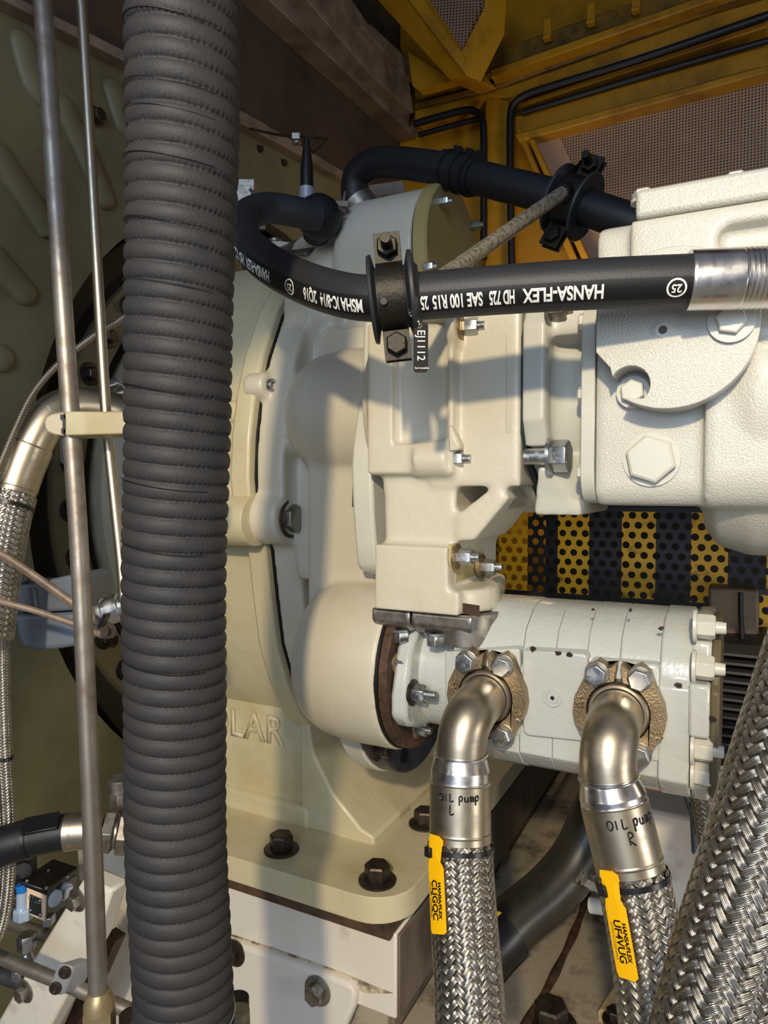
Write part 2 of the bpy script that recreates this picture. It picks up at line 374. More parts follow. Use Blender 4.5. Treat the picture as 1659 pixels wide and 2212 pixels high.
def text_mesh(body, size, off=0.0, align='CENTER', sub=0.004, space=1.0):
    c = bpy.data.curves.new('t', 'FONT'); c.body = body; c.size = size; c.offset = off; c.align_x = align; c.align_y = 'CENTER'; c.space_character = space
    o = bpy.data.objects.new('t', c); COL.objects.link(o); bpy.context.view_layer.update()
    dg = bpy.context.evaluated_depsgraph_get(); me = bpy.data.meshes.new_from_object(o.evaluated_get(dg))
    bm = bmesh.new(); bm.from_mesh(me); bpy.data.objects.remove(o); bpy.data.curves.remove(c); bpy.data.meshes.remove(me)
    bmesh.ops.triangulate(bm, faces=bm.faces[:])
    for _ in range(3):
        es = [e for e in bm.edges if e.calc_length() > sub]
        if not es: break
        bmesh.ops.subdivide_edges(bm, edges=es, cuts=1); bmesh.ops.triangulate(bm, faces=bm.faces[:])
    return bm
def text_flat(name, body, size, o, xdir, ydir, m, parent, off=0.0, thick=0.0, sx=1.0, space=1.0):
    bm = text_mesh(body, size, off, sub=1, space=space); x = V(xdir).normalized(); y = V(ydir); y = (y - x * y.dot(x)).normalized(); n = x.cross(y)
    for v in bm.verts: v.co = V(o) + x * v.co.x * sx + y * v.co.y + n * 0.0003
    if thick:
        r = bmesh.ops.extrude_face_region(bm, geom=bm.faces[:])
        for g in r['geom']:
            if isinstance(g, bmesh.types.BMVert): g.co += n * thick
    return obj(name, bm, m, parent, 0, fixn=bool(thick))
def text_tube(name, body, size, path, q, th, r, m, parent, flip=1, off=0.0, sx=1.0, align='LEFT'):
    """lettering wrapped on a tube; flip = -1 runs it against the path"""
    bm = text_mesh(body, size, off, align)
    for v in bm.verts: v.co = path.pt(q + flip * v.co.x * sx, th + flip * v.co.y / r, r + 0.0004)
    return obj(name, bm, m, parent, 0, fixn=False)
def strokes_tube(name, lines, path, q, th, r, m, parent, wd=0.0007):
    """pen strokes on a tube: lists of (across, along) in metres"""
    b = B()
    for ln in lines:
        p = Path([path.pt(q - y, th + x / r, r + 0.0002) for x, y in ln], n=6)
        b.tube(p, wd, 6, step=0.001)
    return obj(name, b, m, parent, 60)

def braid(path, R, s0, s1, carriers, parent, name='braid_sleeve', m='braid', pitch=1.0, amp=0.055, wide=0.94, core='braid_core', sub=4):
    """woven wire sleeve: ribbons wound both ways, over two and under two"""
    b = B(); Nn = carriers; k = pitch / R      # turn per metre
    L = s1 - s0; dq = PI / Nn / k              # length between crossings
    hw = wide * PI / Nn * math.cos(math.atan(pitch))   # half width of a ribbon, as an angle
    nc = int(L / dq)
    al = math.atan(pitch); UU = (0, 0.25, 0.75, 1)
    for sg in (1, -1):
        for i in range(Nn):
            prev = None
            for j in range(nc * sub + 1):
                mcr = j / sub; q = s0 + mcr * dq
                th = 2 * PI * i / Nn + sg * mcr * PI / Nn
                n = (2 * i + sg * mcr)     # column position
                ph = math.sin(PI * (n + 0.5) / 2)
                lift = sg * max(-1, min(1, ph * 1.7))
                rr = R * (1 + amp * 0.5 * lift)
                row = []; q_ = mcr
                for e, dn in ((-1, -0.028), (-0.5, 0.008), (0.5, 0.008), (1, -0.028)):
                    # across the ribbon, square to its run
                    row.append(b.bm.verts.new(path.pt(q - sg * e * hw * R * math.sin(al), th + e * hw * math.cos(al), rr + R * dn)))
                if prev:
                    for t in range(3):
                        f = b.face([prev[t], prev[t + 1], row[t + 1], row[t]])
                        if f:
                            for l, uvv in zip(f.loops, ((UU[t], mcr), (UU[t + 1], mcr), (UU[t + 1], mcr), (UU[t], mcr))): l[b.uv].uv = uvv
                prev = row
    o = obj(name, b, m, parent, 50, fixn=False)
    b = B(); b.tube(path, R * 0.955, 32, s0, s1); obj('liner', b, core, o, 60)
    return o
# ================================================================== THE SETTING
XW = -1.25      # side wall (normal to the machine axis)
YB = 2.60       # yellow back wall
b = B(); b.box(XW - 0.05, XW, -1.2, YB, -1.0, 2.1); obj('wall_side', b, 'brown', kind='structure')
b = B(); b.box(XW, 3.2, YB, YB + 0.05, -1.0, 2.1); obj('wall_back', b, 'yellow', kind='structure')
b = B(); b.box(XW, 3.2, -1.2, YB, -1.04, -1.0); obj('floor', b, 'bed_dirty', kind='structure')
b = B(); b.box(XW, 3.2, 0.9, YB, 2.1, 2.15); obj('ceiling', b, 'brown', kind='structure')

# --- yellow frame work of the back wall: beams, flanges, a post between two openings
def trim(name, px, Y, t, m, bevel=0.004):
    b = B(); trY(b, px, Y, t); return obj(name, b, m, None, 35, bevel=bevel, kind='structure')
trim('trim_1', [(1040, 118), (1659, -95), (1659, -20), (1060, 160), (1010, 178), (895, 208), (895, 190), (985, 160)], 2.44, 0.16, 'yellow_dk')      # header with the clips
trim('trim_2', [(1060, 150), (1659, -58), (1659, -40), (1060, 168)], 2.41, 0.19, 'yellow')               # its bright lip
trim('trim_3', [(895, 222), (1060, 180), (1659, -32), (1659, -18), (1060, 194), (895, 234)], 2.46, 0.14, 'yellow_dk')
trim('trim_4', [(895, 238), (1060, 196), (1659, -12), (1659, 28), (1095, 212), (1060, 206), (895, 262)], 2.48, 0.12, 'yellow')
trim('trim_5', [(1048, 212), (1098, 210), (1098, 640), (1048, 640)], 2.50, 0.10, 'yellow')                # post between the openings
trim('trim_6', [(1116, 222), (1659, 44), (1659, 58), (1116, 234)], 2.50, 0.10, 'yellow')
trim('trim_7', [(1112, 252), (1659, 96), (1659, 140), (1112, 292)], 2.47, 0.13, 'yellow')                 # hatch frame, upper bar
trim('trim_8', [(1112, 290), (1659, 140), (1659, 156), (1140, 300), (1120, 306)], 2.44, 0.16, 'yellow')
trim('trim_9', [(1112, 276), (1126, 280), (1282, 640), (1262, 640)], 2.45, 0.15, 'yellow')
trim('trim_10', [(1140, 300), (1154, 300), (1310, 640), (1292, 640)], 2.40, 0.06, 'yellow')
def seal(name, px, Y, r, label):
    p = Path([onY(x, y, Y) for x, y in px]); b = B(); b.tube(p, r, 12, step=0.02)
    return tag(obj(name, b, 'seam', None, 60), label, 'door seal')
seal('rubber_seal', [(1659, 34), (1400, 122), (1200, 184), (1135, 206), (1108, 228), (1102, 270), (1103, 420), (1106, 600)], 2.455, 0.013, 'black rubber seal running round the corner of the hatch with the perforated liner')
seal('rubber_seal', [(1659, 88), (1400, 162), (1200, 222), (1128, 244)], 2.45, 0.010, 'straight thin black rubber strip under the hatch header beam')
seal('rubber_seal', [(895, 268), (950, 252), (1008, 238), (1034, 246), (1044, 272), (1045, 400), (1045, 560)], 2.455, 0.013, 'black rubber seal with a rounded corner around the narrow yellow door bay')
seal('rubber_seal', [(905, 292), (960, 276), (1036, 256)], 2.49, 0.010, 'short black rubber strip across the top of the narrow yellow door bay')
t = thing('liner_hatch', 'tan perforated liner panel of the back hatch in a yellow frame', 'panel', onY(1400, 640, 2.5))
b = B(); pts = [onY(x, y, 2.5) for x, y in ((1144, 297), (1659, 158), (1900, 95), (1900, 760), (1300, 760), (1262, 560))]
b.prism(pts, V((0, 0.02, 0)))
for f in b.bm.faces:
    for l in f.loops: l[b.uv].uv = (l.vert.co.x, l.vert.co.z)
obj('liner_sheet', b, 'mesh', t, 0)
b = B(); trY(b, [(1144, 297), (1205, 282), (1320, 560), (1262, 560)], 2.495, 0.004); obj('plain_edge', b, mat('liner_edge', (168, 132, 104), 0.55), t)
for k, (x, y) in enumerate(((1183, 66), (1277, 33), (1374, 6))):
    p = onY(x, y, 2.42); b = B(); b.obox(p, (1, 0, 0.0), zz, 0.013, 0.034, 0.012); b.obox(p + V((0, -0.006, -0.03)), (1, 0, 0), zz, 0.013, 0.006, 0.016)
    tag(obj('clip', b, 'yellow', None, bevel=0.003), ('yellow clip on the header beam beside the dark corner gap', 'yellow clip on the header beam, middle one of three', 'yellow clip on the header beam, farthest from the dark corner gap')[k], 'clip', 'clips on the yellow header beam')
# hanging yellow duct box with a perforated face
t = thing('vent_box', 'yellow sheet metal vent box with a perforated face hanging under the ceiling', 'vent', onY(930, 100, 2.1))
b = B(); b.prism([onY(760, -60, 2.05), onY(835, -60, 2.05), onY(1008, 162, 2.12), onY(974, 176, 2.2)], V((0.06, 0.12, 0.0)))
obj('side_sheet', b, 'yellow', t, bevel=0.004)
b = B(); b.prism([onY(868, -30, 2.06), onY(1060, -60, 2.16), onY(1046, 22, 2.16), onY(994, 122, 2.10)], V((0.01, 0.03, 0.0)))
for f in b.bm.faces:
    for l in f.loops: l[b.uv].uv = (l.vert.co.x, l.vert.co.z)
obj('perforated_face', b, 'mesh', t, 0)
b = B(); b.prism([onY(1050, -60, 2.15), onY(1068, -60, 2.15), onY(1060, 62, 2.15), onY(1008, 165, 2.1), onY(992, 122, 2.09), onY(1044, 20, 2.14)], V((0.03, 0.05, 0.0)))
obj('frame', b, 'yellow', t, bevel=0.003)
b = B(); b.prism([onY(835, -60, 2.04), onY(872, -60, 2.04), onY(1000, 122, 2.09), onY(1008, 165, 2.1)], V((0.03, 0.05, 0.0)))
obj('frame', b, 'yellow', t, bevel=0.003)
b = B(); trY(b, [(880, 110), (960, 160), (1010, 166), (905, 196), (890, 185)], 2.3, 0.04); tag(obj('corner_plate', b, 'yellow', None, bevel=0.003), 'flat yellow corner plate under the vent box', 'plate')
# rails along the top of the side wall
def railX(name, px, X, t, m, label, cat='rail'):
    b = B(); trX(b, px, X, t); return tag(obj(name, b, m, None, bevel=0.003), label, cat)
railX('wall_rail', [(540, -40), (590, -40), (896, 246), (918, 280), (905, 292), (896, 296)], -1.17, -0.08, 'grey_beam', 'taupe angle rail on the dark brown side wall, lowest of the rails')
railX('roof_beam', [(612, -60), (720, -60), (885, 184), (894, 244), (888, 242), (800, 160)], -1.12, -0.10, 'grey_beam', 'broad taupe roof beam with a torn end flap near the yellow corner')
railX('roof_strip', [(716, -40), (760, -40), (905, 160), (886, 180)], -1.16, -0.05, 'cavity', 'dark strip with small screws along the roof beam')
railX('roof_bar', [(780, 56), (800, 52), (908, 152), (914, 168), (896, 178), (885, 172)], -1.10, -0.03, 'grey_beam', 'short taupe bar with an eye at its end above the roof beam', 'bar')
p = onX(915, 285, -1.16); b = B(); b.cyl(p + V((0, 0, 0.03)), p - V((0, 0, 0.06)), 0.008); b.cyl(p - V((0, 0, 0.0)), p + V((0, 0, .01)), 0.022)
tag(obj('hanger_bolt', b, 'zinc_dull'), 'small hanger bolt at the end of the taupe wall rail', 'bolt')

# ================================================================== END PANEL AND ITS ROUND OPENING (behind the pipes)
XP = -1.15
t = thing('ribbed_end_panel', 'olive cream end panel with pressed ribs and a big round opening behind the steel pipes', 'machine panel', (XP, 1.2, -0.9))
cy, cz, RR = 1.564, -0.02, 0.735
b = B(); nseg = 96; inn = []; out = []; inb = []; outb = []
def top_line(y): return 0.834 + 0.1285 * (y - 0.777)
for k in range(nseg):
    a = 2 * PI * k / nseg; c, s = math.cos(a), math.sin(a)
    best = 9
    for yb in (0.35, 2.45):
        if abs(c) > 1e-6:
            q = (yb - cy) / c
            if q > 0: best = min(best, q)
    den = s - 0.1285 * c
    if abs(den) > 1e-6:
        q = (top_line(cy) - cz) / den
        if q > 0: best = min(best, q)
    if s < -1e-6: best = min(best, (-0.95 - cz) / s)
    inn.append(b.bm.verts.new((XP, cy + RR * c, cz + RR * s))); out.append(b.bm.verts.new((XP, cy + best * c, cz + best * s)))
    inb.append(b.bm.verts.new((XP - 0.04, cy + RR * c, cz + RR * s))); outb.append(b.bm.verts.new((XP - 0.04, cy + best * c, cz + best * s)))
for k in range(nseg):
    j = (k + 1) % nseg
    b.face([inn[k], inn[j], out[j], out[k]]); b.face([inb[k], out and outb[k], outb[j], inb[j]]); b.face([inn[k], inb[k], inb[j], inn[j]]); b.face([out[k], out[j], outb[j], outb[k]])
obj('panel_sheet', b, 'olive', t)
for px in (((40, 60), (78, 190), (127, 216)), ((120, 200), (180, 320), (236, 455)), ((-20, 300), (0, 340), (101, 490), (115, 525)), ((-30, 530), (0, 572), (74, 655)), ((236, 165), (255, 230), (275, 300)), ((-30, 760), (4, 775), (30, 790))):
    p = Path([onX(x, y, XP) for x, y in px], ref=(1, 0, 0)); b = B()
    rr = 0.026
    b.tube(p, lambda q, p=p: max(0.003, rr * math.sqrt(max(0.0, 1 - (max(0, rr - q, q - (p.L - rr)) / rr) ** 2))), 20, step=0.006)
    for v in b.bm.verts:
        if v.co.x > XP: v.co.x = XP + (v.co.x - XP) * 0.55
    obj('rib', b, 'olive', t, 70)
b = B(); trX(b, [(-40, -20), (0, 2), (270, 132), (530, 262), (745, 388), (745, 404), (530, 290), (270, 156), (0, 24), (-40, 4)], XP, 0.035); obj('trim_strip', b, 'grey_beam', t, bevel=0.003)
for x, y, af in ((205, 252, 0.026), (560, 322, 0.014), (612, 352, 0.014)):
    bolt(onX(x, y, XP), (1, 0, 0), af, t, 'bolt_dark', wash=af * 0.75)
# the ring flange inside the opening
t = thing('ring_flange', 'dark round bolted flange inside the opening of the olive panel', 'flange', (XW, cy, cz - 0.7))
b = B(); b.ring((XW + 0.005, cy, cz), (1, 0, 0), 0.55, 0.71, 0, 0.03, 96); obj('outer_ring', b, 'cavity', t)
b = B(); b.ring((XW + 0.005, cy, cz), (1, 0, 0), 0.575, 0.645, 0.03, 0.05, 96); obj('clamp_ring', b, mat('olive_dark', (104, 94, 66), 0.55), t)
for k in range(40):
    a = 2 * PI * (k + 0.3) / 40
    if math.cos(a) < 0.1: bolt((XW + 0.055, cy + 0.61 * math.cos(a), cz + 0.61 * math.sin(a)), (1, 0, 0), 0.026, t, 'bolt_dark', wash=0.024)
b = B(); b.lathe((XW + 0.005, cy, cz), (1, 0, 0), [(0, 0.54), (0.06, 0.54), (0.14, 0.48), (0.17, 0.30), (0.17, 0)], 80); tag(obj('rotor_cover', b, mat('cream_dim', (150, 140, 116), 0.6), None), 'pale domed cover in the middle of the round bolted flange', 'cover')

# ================================================================== BED FRAME
t = thing('bed_frame', 'white painted steel bed frame with rusty seams under the gearbox', 'machine bed', (-0.7, 1.0, -1.0))
b = B(); b.box(-0.99, -0.396, 0.813, 1.7, -0.715, -0.598); obj('top_beam', b, 'bed', t, bevel=0.003)
b = B(); b.box(-0.97, -0.42, 0.835, 1.65, -1.0, -0.71); obj('pedestal', b, 'bed_dirty', t)
b = B(); b.box(-0.97, -0.40, 0.80, 1.6, -0.60, -0.574); obj('shim_plate', b, mat('shim', (92, 70, 50), 0.6, rgb2=(48, 36, 26), nscale=20, lo=0.4, hi=0.65), t)
b = B(); trY(b, [(490, 2016), (600, 2052), (735, 2100), (800, 2128), (848, 2146), (790, 2146), (735, 2122), (600, 2074), (490, 2034)], 0.8115, 0.004); obj('rusty_seam', b, mat('rust_edge', (204, 190, 164), 0.6, rgb2=(84, 58, 36), nscale=28, lo=0.44, hi=0.6), t)
# long bed rails to the back, right of the gearbox
b = B(); b.box(-0.397, -0.392, 0.816, 2.3, -0.714, -0.600); obj('side_plate', b, 'dirt_steel', t, bevel=0.002)
b = B(); b.box(-0.43, -0.412, 0.84, 2.3, -1.0, -0.715); obj('side_web', b, 'dirt_steel', t, bevel=0.002)
b = B(); b.box(-0.43, -0.404, 1.32, 1.36, -1.0, -0.715); obj('web_stiffener', b, 'dirt_steel', t, bevel=0.002)
b = B(); b.box(-0.39, 1.4, 1.95, 1.99, -0.98, -0.45); obj('cross_beam', b, 'dirt_steel', t, bevel=0.004)
b = B(); b.box(-0.41, 1.2, 0.35, 1.95, -0.80, -0.76); obj('deck_plate', b, 'bed_dirty', t)
b = B(); b.box(-0.125, 0.60, 1.06, 1.45, -0.77, -0.470); obj('side_box', b, 'bed', t, bevel=0.006)
b = B(); b.prism([onZ(1560, 2212, -0.757), onZ(1290, 2212, -0.757), onZ(1365, 2090, -0.757), onZ(1560, 2000, -0.757)], V((0, 0, 0.02))); obj('deck_doubler', b, mat('deck_warm', (196, 170, 120), 0.55, rgb2=(120, 96, 60), nscale=12, lo=0.5, hi=0.75), t, bevel=0.003)
b = B(); p = Path([onZ(1125, 2230, -0.755), onZ(1190, 2120, -0.755), onZ(1250, 1990, -0.755), onZ(1275, 1900, -0.755)]); b.tube(p, lambda q: 0.006 + 0.001 * math.sin(q * 57), 10, step=0.004); obj('weld_seam', b, 'rust', t, 60)
bolt(onZ(1190, 2215, -0.76), zz, 0.042, t, 'bolt_dark', wash=0.036)
bolt(onZ(1330, 2205, -0.735), zz, 0.022, t, 'bolt_dark', wash=0.018)

# cover plates bolted on the bed front
YC = 0.80
t = thing('cover_plate', 'white bed cover plate with a hexagon bolt below the gearbox corner', 'plate', onY(600, 2212, YC))
b = B(); trY(b, [(380, 1990), (490, 2032), (520, 2042), (735, 2118), (757, 2128), (768, 2150), (765, 2175), (700, 2330), (380, 2330)], YC, 0.022); obj('sheet', b, 'bed', t, bevel=0.008, bseg=3)
bolt(onY(687, 2139, YC), (0, -1, 0), 0.024, t, 'zinc_dull', wash=0.021, wm='zinc_dull')
bolt(onY(506, 2058, YC), (0, -1, 0), 0.020, t, 'bolt_dark', wash=0.02)
t = thing('side_cover_plate', 'white cover plate behind the lower end of the long steel pipe', 'plate', onY(240, 2212, YC))
b = B(); trY(b, [(190, 1880), (230, 1905), (375, 1985), (375, 2330), (120, 2330), (190, 2080)], YC, 0.022); obj('sheet', b, 'bed', t, bevel=0.006)
YST = 0.575
t = thing('diagonal_strut', 'white diagonal strut plate with two bolts beside the valve block', 'strut', onY(60, 2212, YST))
b = B(); trY(b, [(178, 1898), (240, 1925), (205, 2035), (100, 2230), (60, 2300), (-60, 2300), (0, 2196), (78, 2060)], YST, 0.03); obj('sheet', b, 'bed', t, bevel=0.005)
b = B(); trY(b, [(168, 1828), (190, 1838), (188, 1905), (172, 1902)], 0.78, 0.03); obj('post', b, 'bed_dirty', t)
for x, y in ((168, 1943), (56, 2141)): bolt(onY(x, y, YST), (0, -1, 0), 0.0165, t, 'zinc_dull', wash=0.0145, rot=0.3)
b = B(); trY(b, [(225, 2020), (248, 2035), (150, 2260), (118, 2260)], 0.66, 0.02); tag(obj('edge_channel', b, 'rust', None), 'rusty brown channel edge between the strut and the cover plate', 'channel')

# ================================================================== GEARBOX
G = thing('gearbox', 'cream painted reduction gearbox with cast volutes on a bolted foot plate', 'gearbox', (-0.7, 1.1, -0.575))
# foot plate with rounded corner
b = B(); pts = []
x1, y0, r = -0.379, 0.783, 0.06
for k in range(9):
    a = math.radians(-90 + 90 * k / 8); pts.append(V((x1 - r + r * math.cos(a), y0 + r + r * math.sin(a), -0.575)))
pts += [V((x1, 1.55, -0.575)), V((-0.86, 1.55, -0.575)), V((-0.86, y0, -0.575))]
b.prism(pts, V((0, 0, 0.036))); obj('foot_plate', b, 'cream_yellow', G, bevel=0.006, bseg=3)
for x, y, m, af in ((608, 1836, 'bolt_dark', 0.031), (815, 1903, 'bolt_dark', 0.031), (918, 1775, 'bolt_dark', 0.031)):
    bolt(onZ(x, y + (0 if x != 918 else 6), -0.539), zz, af, G, m, wash=0.026, h=0.021, rot=0.35)
# pedestal with the raised lettering
b = B(); b.box(-0.85, -0.600, 0.912, 1.5, -0.545, 0.05); b.box(-0.85, -0.592, 0.902, 1.5, -0.545, -0.505)
obj('pedestal', b, 'cream_yellow', G, bevel=0.01, bseg=3)
b = B(); b.prism([V((-0.61, 0.905, -0.30)), V((-0.585, 0.905, -0.42)), V((-0.55, 0.905, -0.475)), V((-0.50, 0.905, -0.52)), V((-0.478, 0.905, -0.527)), V((-0.478, 0.905, -0.542)), V((-0.61, 0.905, -0.542))], V((0, 0.5, 0)))
obj('gusset', b, 'cream_yellow', G, bevel=0.004)
po = onY(525, 1566, 0.912); px_ = onY(612, 1578, 0.912) - po
text_flat('raised_lettering', 'SOLAR', 0.066, po + V((-0.012, 0, 0)), (1, 0, 0), zz, 'cream_yellow', G, off=0.0004, thick=0.004, sx=0.92, space=1.05)
# big gear case: outline traced on the joint plane
XJ = -0.59
left = [(694, 536), (640, 600), (600, 672), (570, 765), (553, 850), (543, 940), (540, 1030), (546, 1100), (575, 1180), (588, 1300), (600, 1400), (622, 1480), (650, 1545), (700, 1600)]
L = [onX(x, y, XJ) for x, y in left]
yz = [(p.y, p.z) for p in L]; back = [(1.6, yz[-1][1] - 0.02), (1.75, 0.0), (1.55, yz[0][1]), (1.2, yz[0][1] + 0.02), (1.02, yz[0][1] + 0.025)]
b = B(); slabX(b, yz + back, XJ - 0.035, XJ - 0.003); obj('joint_flange', b, 'cream_yellow', G, bevel=0.004)
b = B(); yc = 1.2
ins = [(y + (0.02 if y < yc else 0), z * 0.985) for y, z in yz + back]
slabX(b, ins, XJ - 0.21, XJ - 0.03); obj('gear_case', b, 'cream_yellow', G, bevel=0.02, bseg=3)
b = B(); ins = [(y + 0.0135, z * 0.984) for y, z in yz + back]; slabX(b, ins, XJ - 0.004, XJ + 0.0005); obj('joint_sealant', b, 'seam', G)
b = B(); p0 = onY(500, 893, 0.80); b.obox(p0 + V((-0.08, 0.01, 0)), (1, 0, 0), zz, 0.11, 0.018, 0.03); obj('side_rib', b, 'cream_yellow', G, bevel=0.012, bseg=3)
b = B(); p0 = onX(556, 1124, XJ); b.cyl(p0 + V((-0.14, 0, 0)), p0 + V((0.0, 0, 0)), 0.036); b.obox(p0 + V((-0.08, 0.05, 0.01)), (1, 0, 0), zz, 0.075, 0.03, 0.06); obj('bolt_boss', b, 'cream_yellow', G, bevel=0.008)
# accessory housing: drum, dome and barrel fused into one casting
YS, ZS = 0.82, 0.095      # starter drive axis
YPU, ZPU = 0.785, -0.223  # pump axis
YD, ZD = 0.935, 0.320     # upper drum axis
b = B()
ins = [(y + 0.012, z * 0.985) for y, z in yz + back]
slabX(b, ins, XJ, XJ + 0.045)
b.lathe((-0.60, YD, ZD - 0.01), (1, 0, 0), [(0, 0.08), (0.10, 0.08)], 64)
b.lathe((-0.512, YD, ZD), (1, 0, 0), [(0, 0.088), (0.006, 0.097), (0.016, 0.1), (0.126, 0.1)], 64)
b.lathe((-0.58, YD - 0.005, ZD - 0.07), (1, 0, 0), [(0, 0.11), (0.04, 0.105), (0.075, 0.085)], 48)
b.lathe((-0.538, YS, ZS), (1, 0, 0), [(0, 0.055), (0.014, 0.071), (0.04, 0.084), (0.075, 0.088), (0.138, 0.088)], 64)
b.lathe((-0.58, 0.88, ZS), (1, 0, 0), [(0, 0.075), (0.03, 0.07), (0.07, 0.065)], 48)
b.lathe((-0.492, YPU, ZPU), (1, 0, 0), [(0, 0.074), (0.010, 0.090), (0.032, 0.100), (0.06, 0.104), (0.133, 0.104)], 64)
b.box(-0.56, -0.44, 0.85, 1.1, -0.30, -0.15)
b.box(-0.505, -0.405, 0.768, 1.1, -0.24, 0.07)
b.box(-0.56, -0.41, 0.86, 1.1, -0.24, 0.25)
b.box(-0.56, -0.40, 0.84, 1.1, 0.10, 0.22)
b.box(-0.545, -0.48, 0.80, 1.1, -0.13, 0.03)
pb = onX(628, 1120, -0.545); b.cyl(V((-0.60, pb.y + 0.004, pb.z)), V((-0.548, pb.y + 0.004, pb.z)), 0.037)
for q in ((578, 832), (594, 985)):
    pl = onX(q[0], q[1], XJ + 0.012); b.cyl(V((XJ - 0.02, pl.y + 0.003, pl.z)), V((XJ + 0.014, pl.y + 0.003, pl.z)), 0.019)
    b.prism([V((XJ - 0.02, pl.y, pl.z - 0.018)), V((XJ - 0.02, pl.y + 0.09, pl.z - 0.03)), V((XJ - 0.02, pl.y + 0.09, pl.z + 0.03)), V((XJ - 0.02, pl.y, pl.z + 0.018))], V((0.033, 0, 0)))
c = B(); c.cyl(V((-0.56, pb.y + 0.002, pb.z)), V((-0.50, pb.y + 0.002, pb.z)), 0.0195)
c.cyl(V((-0.56, pb.y - 0.01, pb.z)), V((-0.549, pb.y - 0.01, pb.z)), 0.012)
c = None
casting('accessory_housing', b, 'cream', G, voxel=0.0042, it=9)
bb = B(); bb.ring(V((-0.549, pb.y + 0.004, pb.z)), (1, 0, 0), 0.0225, 0.027, -0.004, 0.004, 32); obj('counterbore_rim', bb, 'rust', G, 40)
bolt(V((-0.549, pb.y + 0.004, pb.z)), (1, 0, 0), 0.034, G, 'zinc_dull', h=0.014)
for q in ((582, 832), (597, 985)):
    pl = onX(q[0], q[1], XJ + 0.016); bolt(V((XJ + 0.014, pl.y + 0.003, pl.z)), (1, 0, 0), 0.017, G, 'zinc', socket=True, h=0.007)
# drum end cap with studs
b = B(); b.lathe((-0.386, YD, ZD), (1, 0, 0), [(0, 0.0985), (0.004, 0.0985)], 64); obj('cap_gasket', b, 'seam', G)
b = B(); b.lathe((-0.382, YD, ZD), (1, 0, 0), [(0, 0.104), (0.016, 0.104), (0.019, 0.101), (0.019, 0)], 64); obj('drum_end_cap', b, 'cap', G, 40)
for x, y in ((963, 436), (1030, 487), (930, 577), (1010, 580)):
    p = onX(x, y, -0.355); bolt(V((-0.364, p.y, p.z)), (1, 0, 0), 0.013, G, 'zinc', h=0.014, stud=0.005)
# white flange plate between housing and starter drive
pts = [(800, 678), (796, 740), (794, 840), (782, 900), (774, 960), (771, 1010), (774, 1100), (779, 1170), (783, 1214), (790, 1230), (806, 1238), (822, 1240)]
P = [onX(x, y, -0.402) for x, y in pts]
b = B(); slabX(b, [(p.y - 0.008, p.z) for p in P] + [(0.95, P[-1].z), (0.95, P[0].z)], -0.406, -0.378); obj('flange_plate', b, 'white_part', G, bevel=0.008, bseg=3)
b = B(); pr = onX(762, 1062, -0.414); b.prism([V((-0.4185, pr.y + 0.006, pr.z - 0.018)), V((-0.4185, pr.y + 0.02, pr.z - 0.024)), V((-0.4185, pr.y + 0.03, pr.z + 0.012)), V((-0.4185, pr.y + 0.008, pr.z + 0.018))], V((0.004, 0, 0))); obj('rust_spot', b, 'rust', G)
# starter drive housing and the outlet block under it
def xy(px, Y): return onY(px, 1050, Y).x
YH = 0.690
b = B()
b.lathe((-0.385, YS, ZS), (1, 0, 0), [(0, 0.122), (0.10, 0.122), (0.118, 0.105), (0.165, 0.105)], 72)
top, bot = onY(880, 690, YH).z, onY(880, 1026, YH).z
xl, xr = -0.374, xy(978, YH)
slabY(b, [(xl, bot), (xr, bot), (xr, top), (xl, top)], YH, 0.85)
zt2, zb2 = onY(900, 1076, 0.70).z, onY(920, 1325, 0.69).z
slabY(b, [(-0.357, onY(900, 1178, 0.7).z), (-0.272, onY(900, 1178, 0.7).z), (-0.272, bot + 0.02), (-0.362, bot + 0.02)], 0.703, 0.88)
b.box(-0.363, -0.275, 0.690, 0.86, zb2, onY(900, 1180, 0.69).z)
b.box(-0.364, -0.262, 0.690, 0.86, zb2, onY(900, 1272, 0.69).z)
b.cyl(V((-0.302, 0.752, zb2)), V((-0.302, 0.752, onY(900, 1272, 0.69).z)), 0.063, seg=40)
g = [(988, 1110), (1050, 1062), (1080, 1040), (1098, 1076), (1022, 1168), (988, 1170)]
trY(b, g, 0.700, 0.12)
b.prism([V((-0.30, 0.70, 0.0)), V((-0.20, 0.70, 0.0)), V((-0.20, 0.70, 0.2)), V((-0.30, 0.70, 0.2))], V((0, 0.15, 0)))
p1 = onY(984, 990, 0.685); b.cyl(V((p1.x - 0.05, 0.700, p1.z)), V((p1.x - 0.010, 0.700, p1.z)), 0.020)
p2 = onY(1000, 700, 0.685); b.cyl(V((p2.x - 0.06, 0.700, p2.z)), V((p2.x - 0.008, 0.700, p2.z)), 0.020)
c = B()
pk = [(846, 690), (966, 690), (966, 950), (848, 962)]
pts = [onY(x, y, YH) for x, y in pk]
slabY(c, [(p.x, p.z) for p in pts], YH - 0.02, YH + 0.011)
casting('starter_drive_housing', b, 'cream', G, voxel=0.003, it=5, cut=c)
p = V((p1.x - 0.012, 0.700, p1.z)); bolt(p, (1, 0, 0), 0.017, G, 'zinc', wash=0.014, wm='bronze', h=0.014, stud=0.008)
p = V((p2.x - 0.006, 0.700, p2.z)); bolt(p, (1, 0, 0), 0.017, G, 'zinc', wash=0.014, wm='bronze', h=0.016, stud=0.007)
b = B(); trY(b, [(966, 925), (972, 915), (992, 960), (992, 972), (968, 975)], 0.685, 0.03); obj('web', b, 'cream', G, bevel=0.003)
for x, y in ((986, 1202), (1040, 1223)):
    p = onX(x, y, -0.270); bolt(p, (1, 0, 0), 0.016, G, 'zinc', wash=0.0145, wm='bronze', h=0.016, stud=0.008)
b = B()
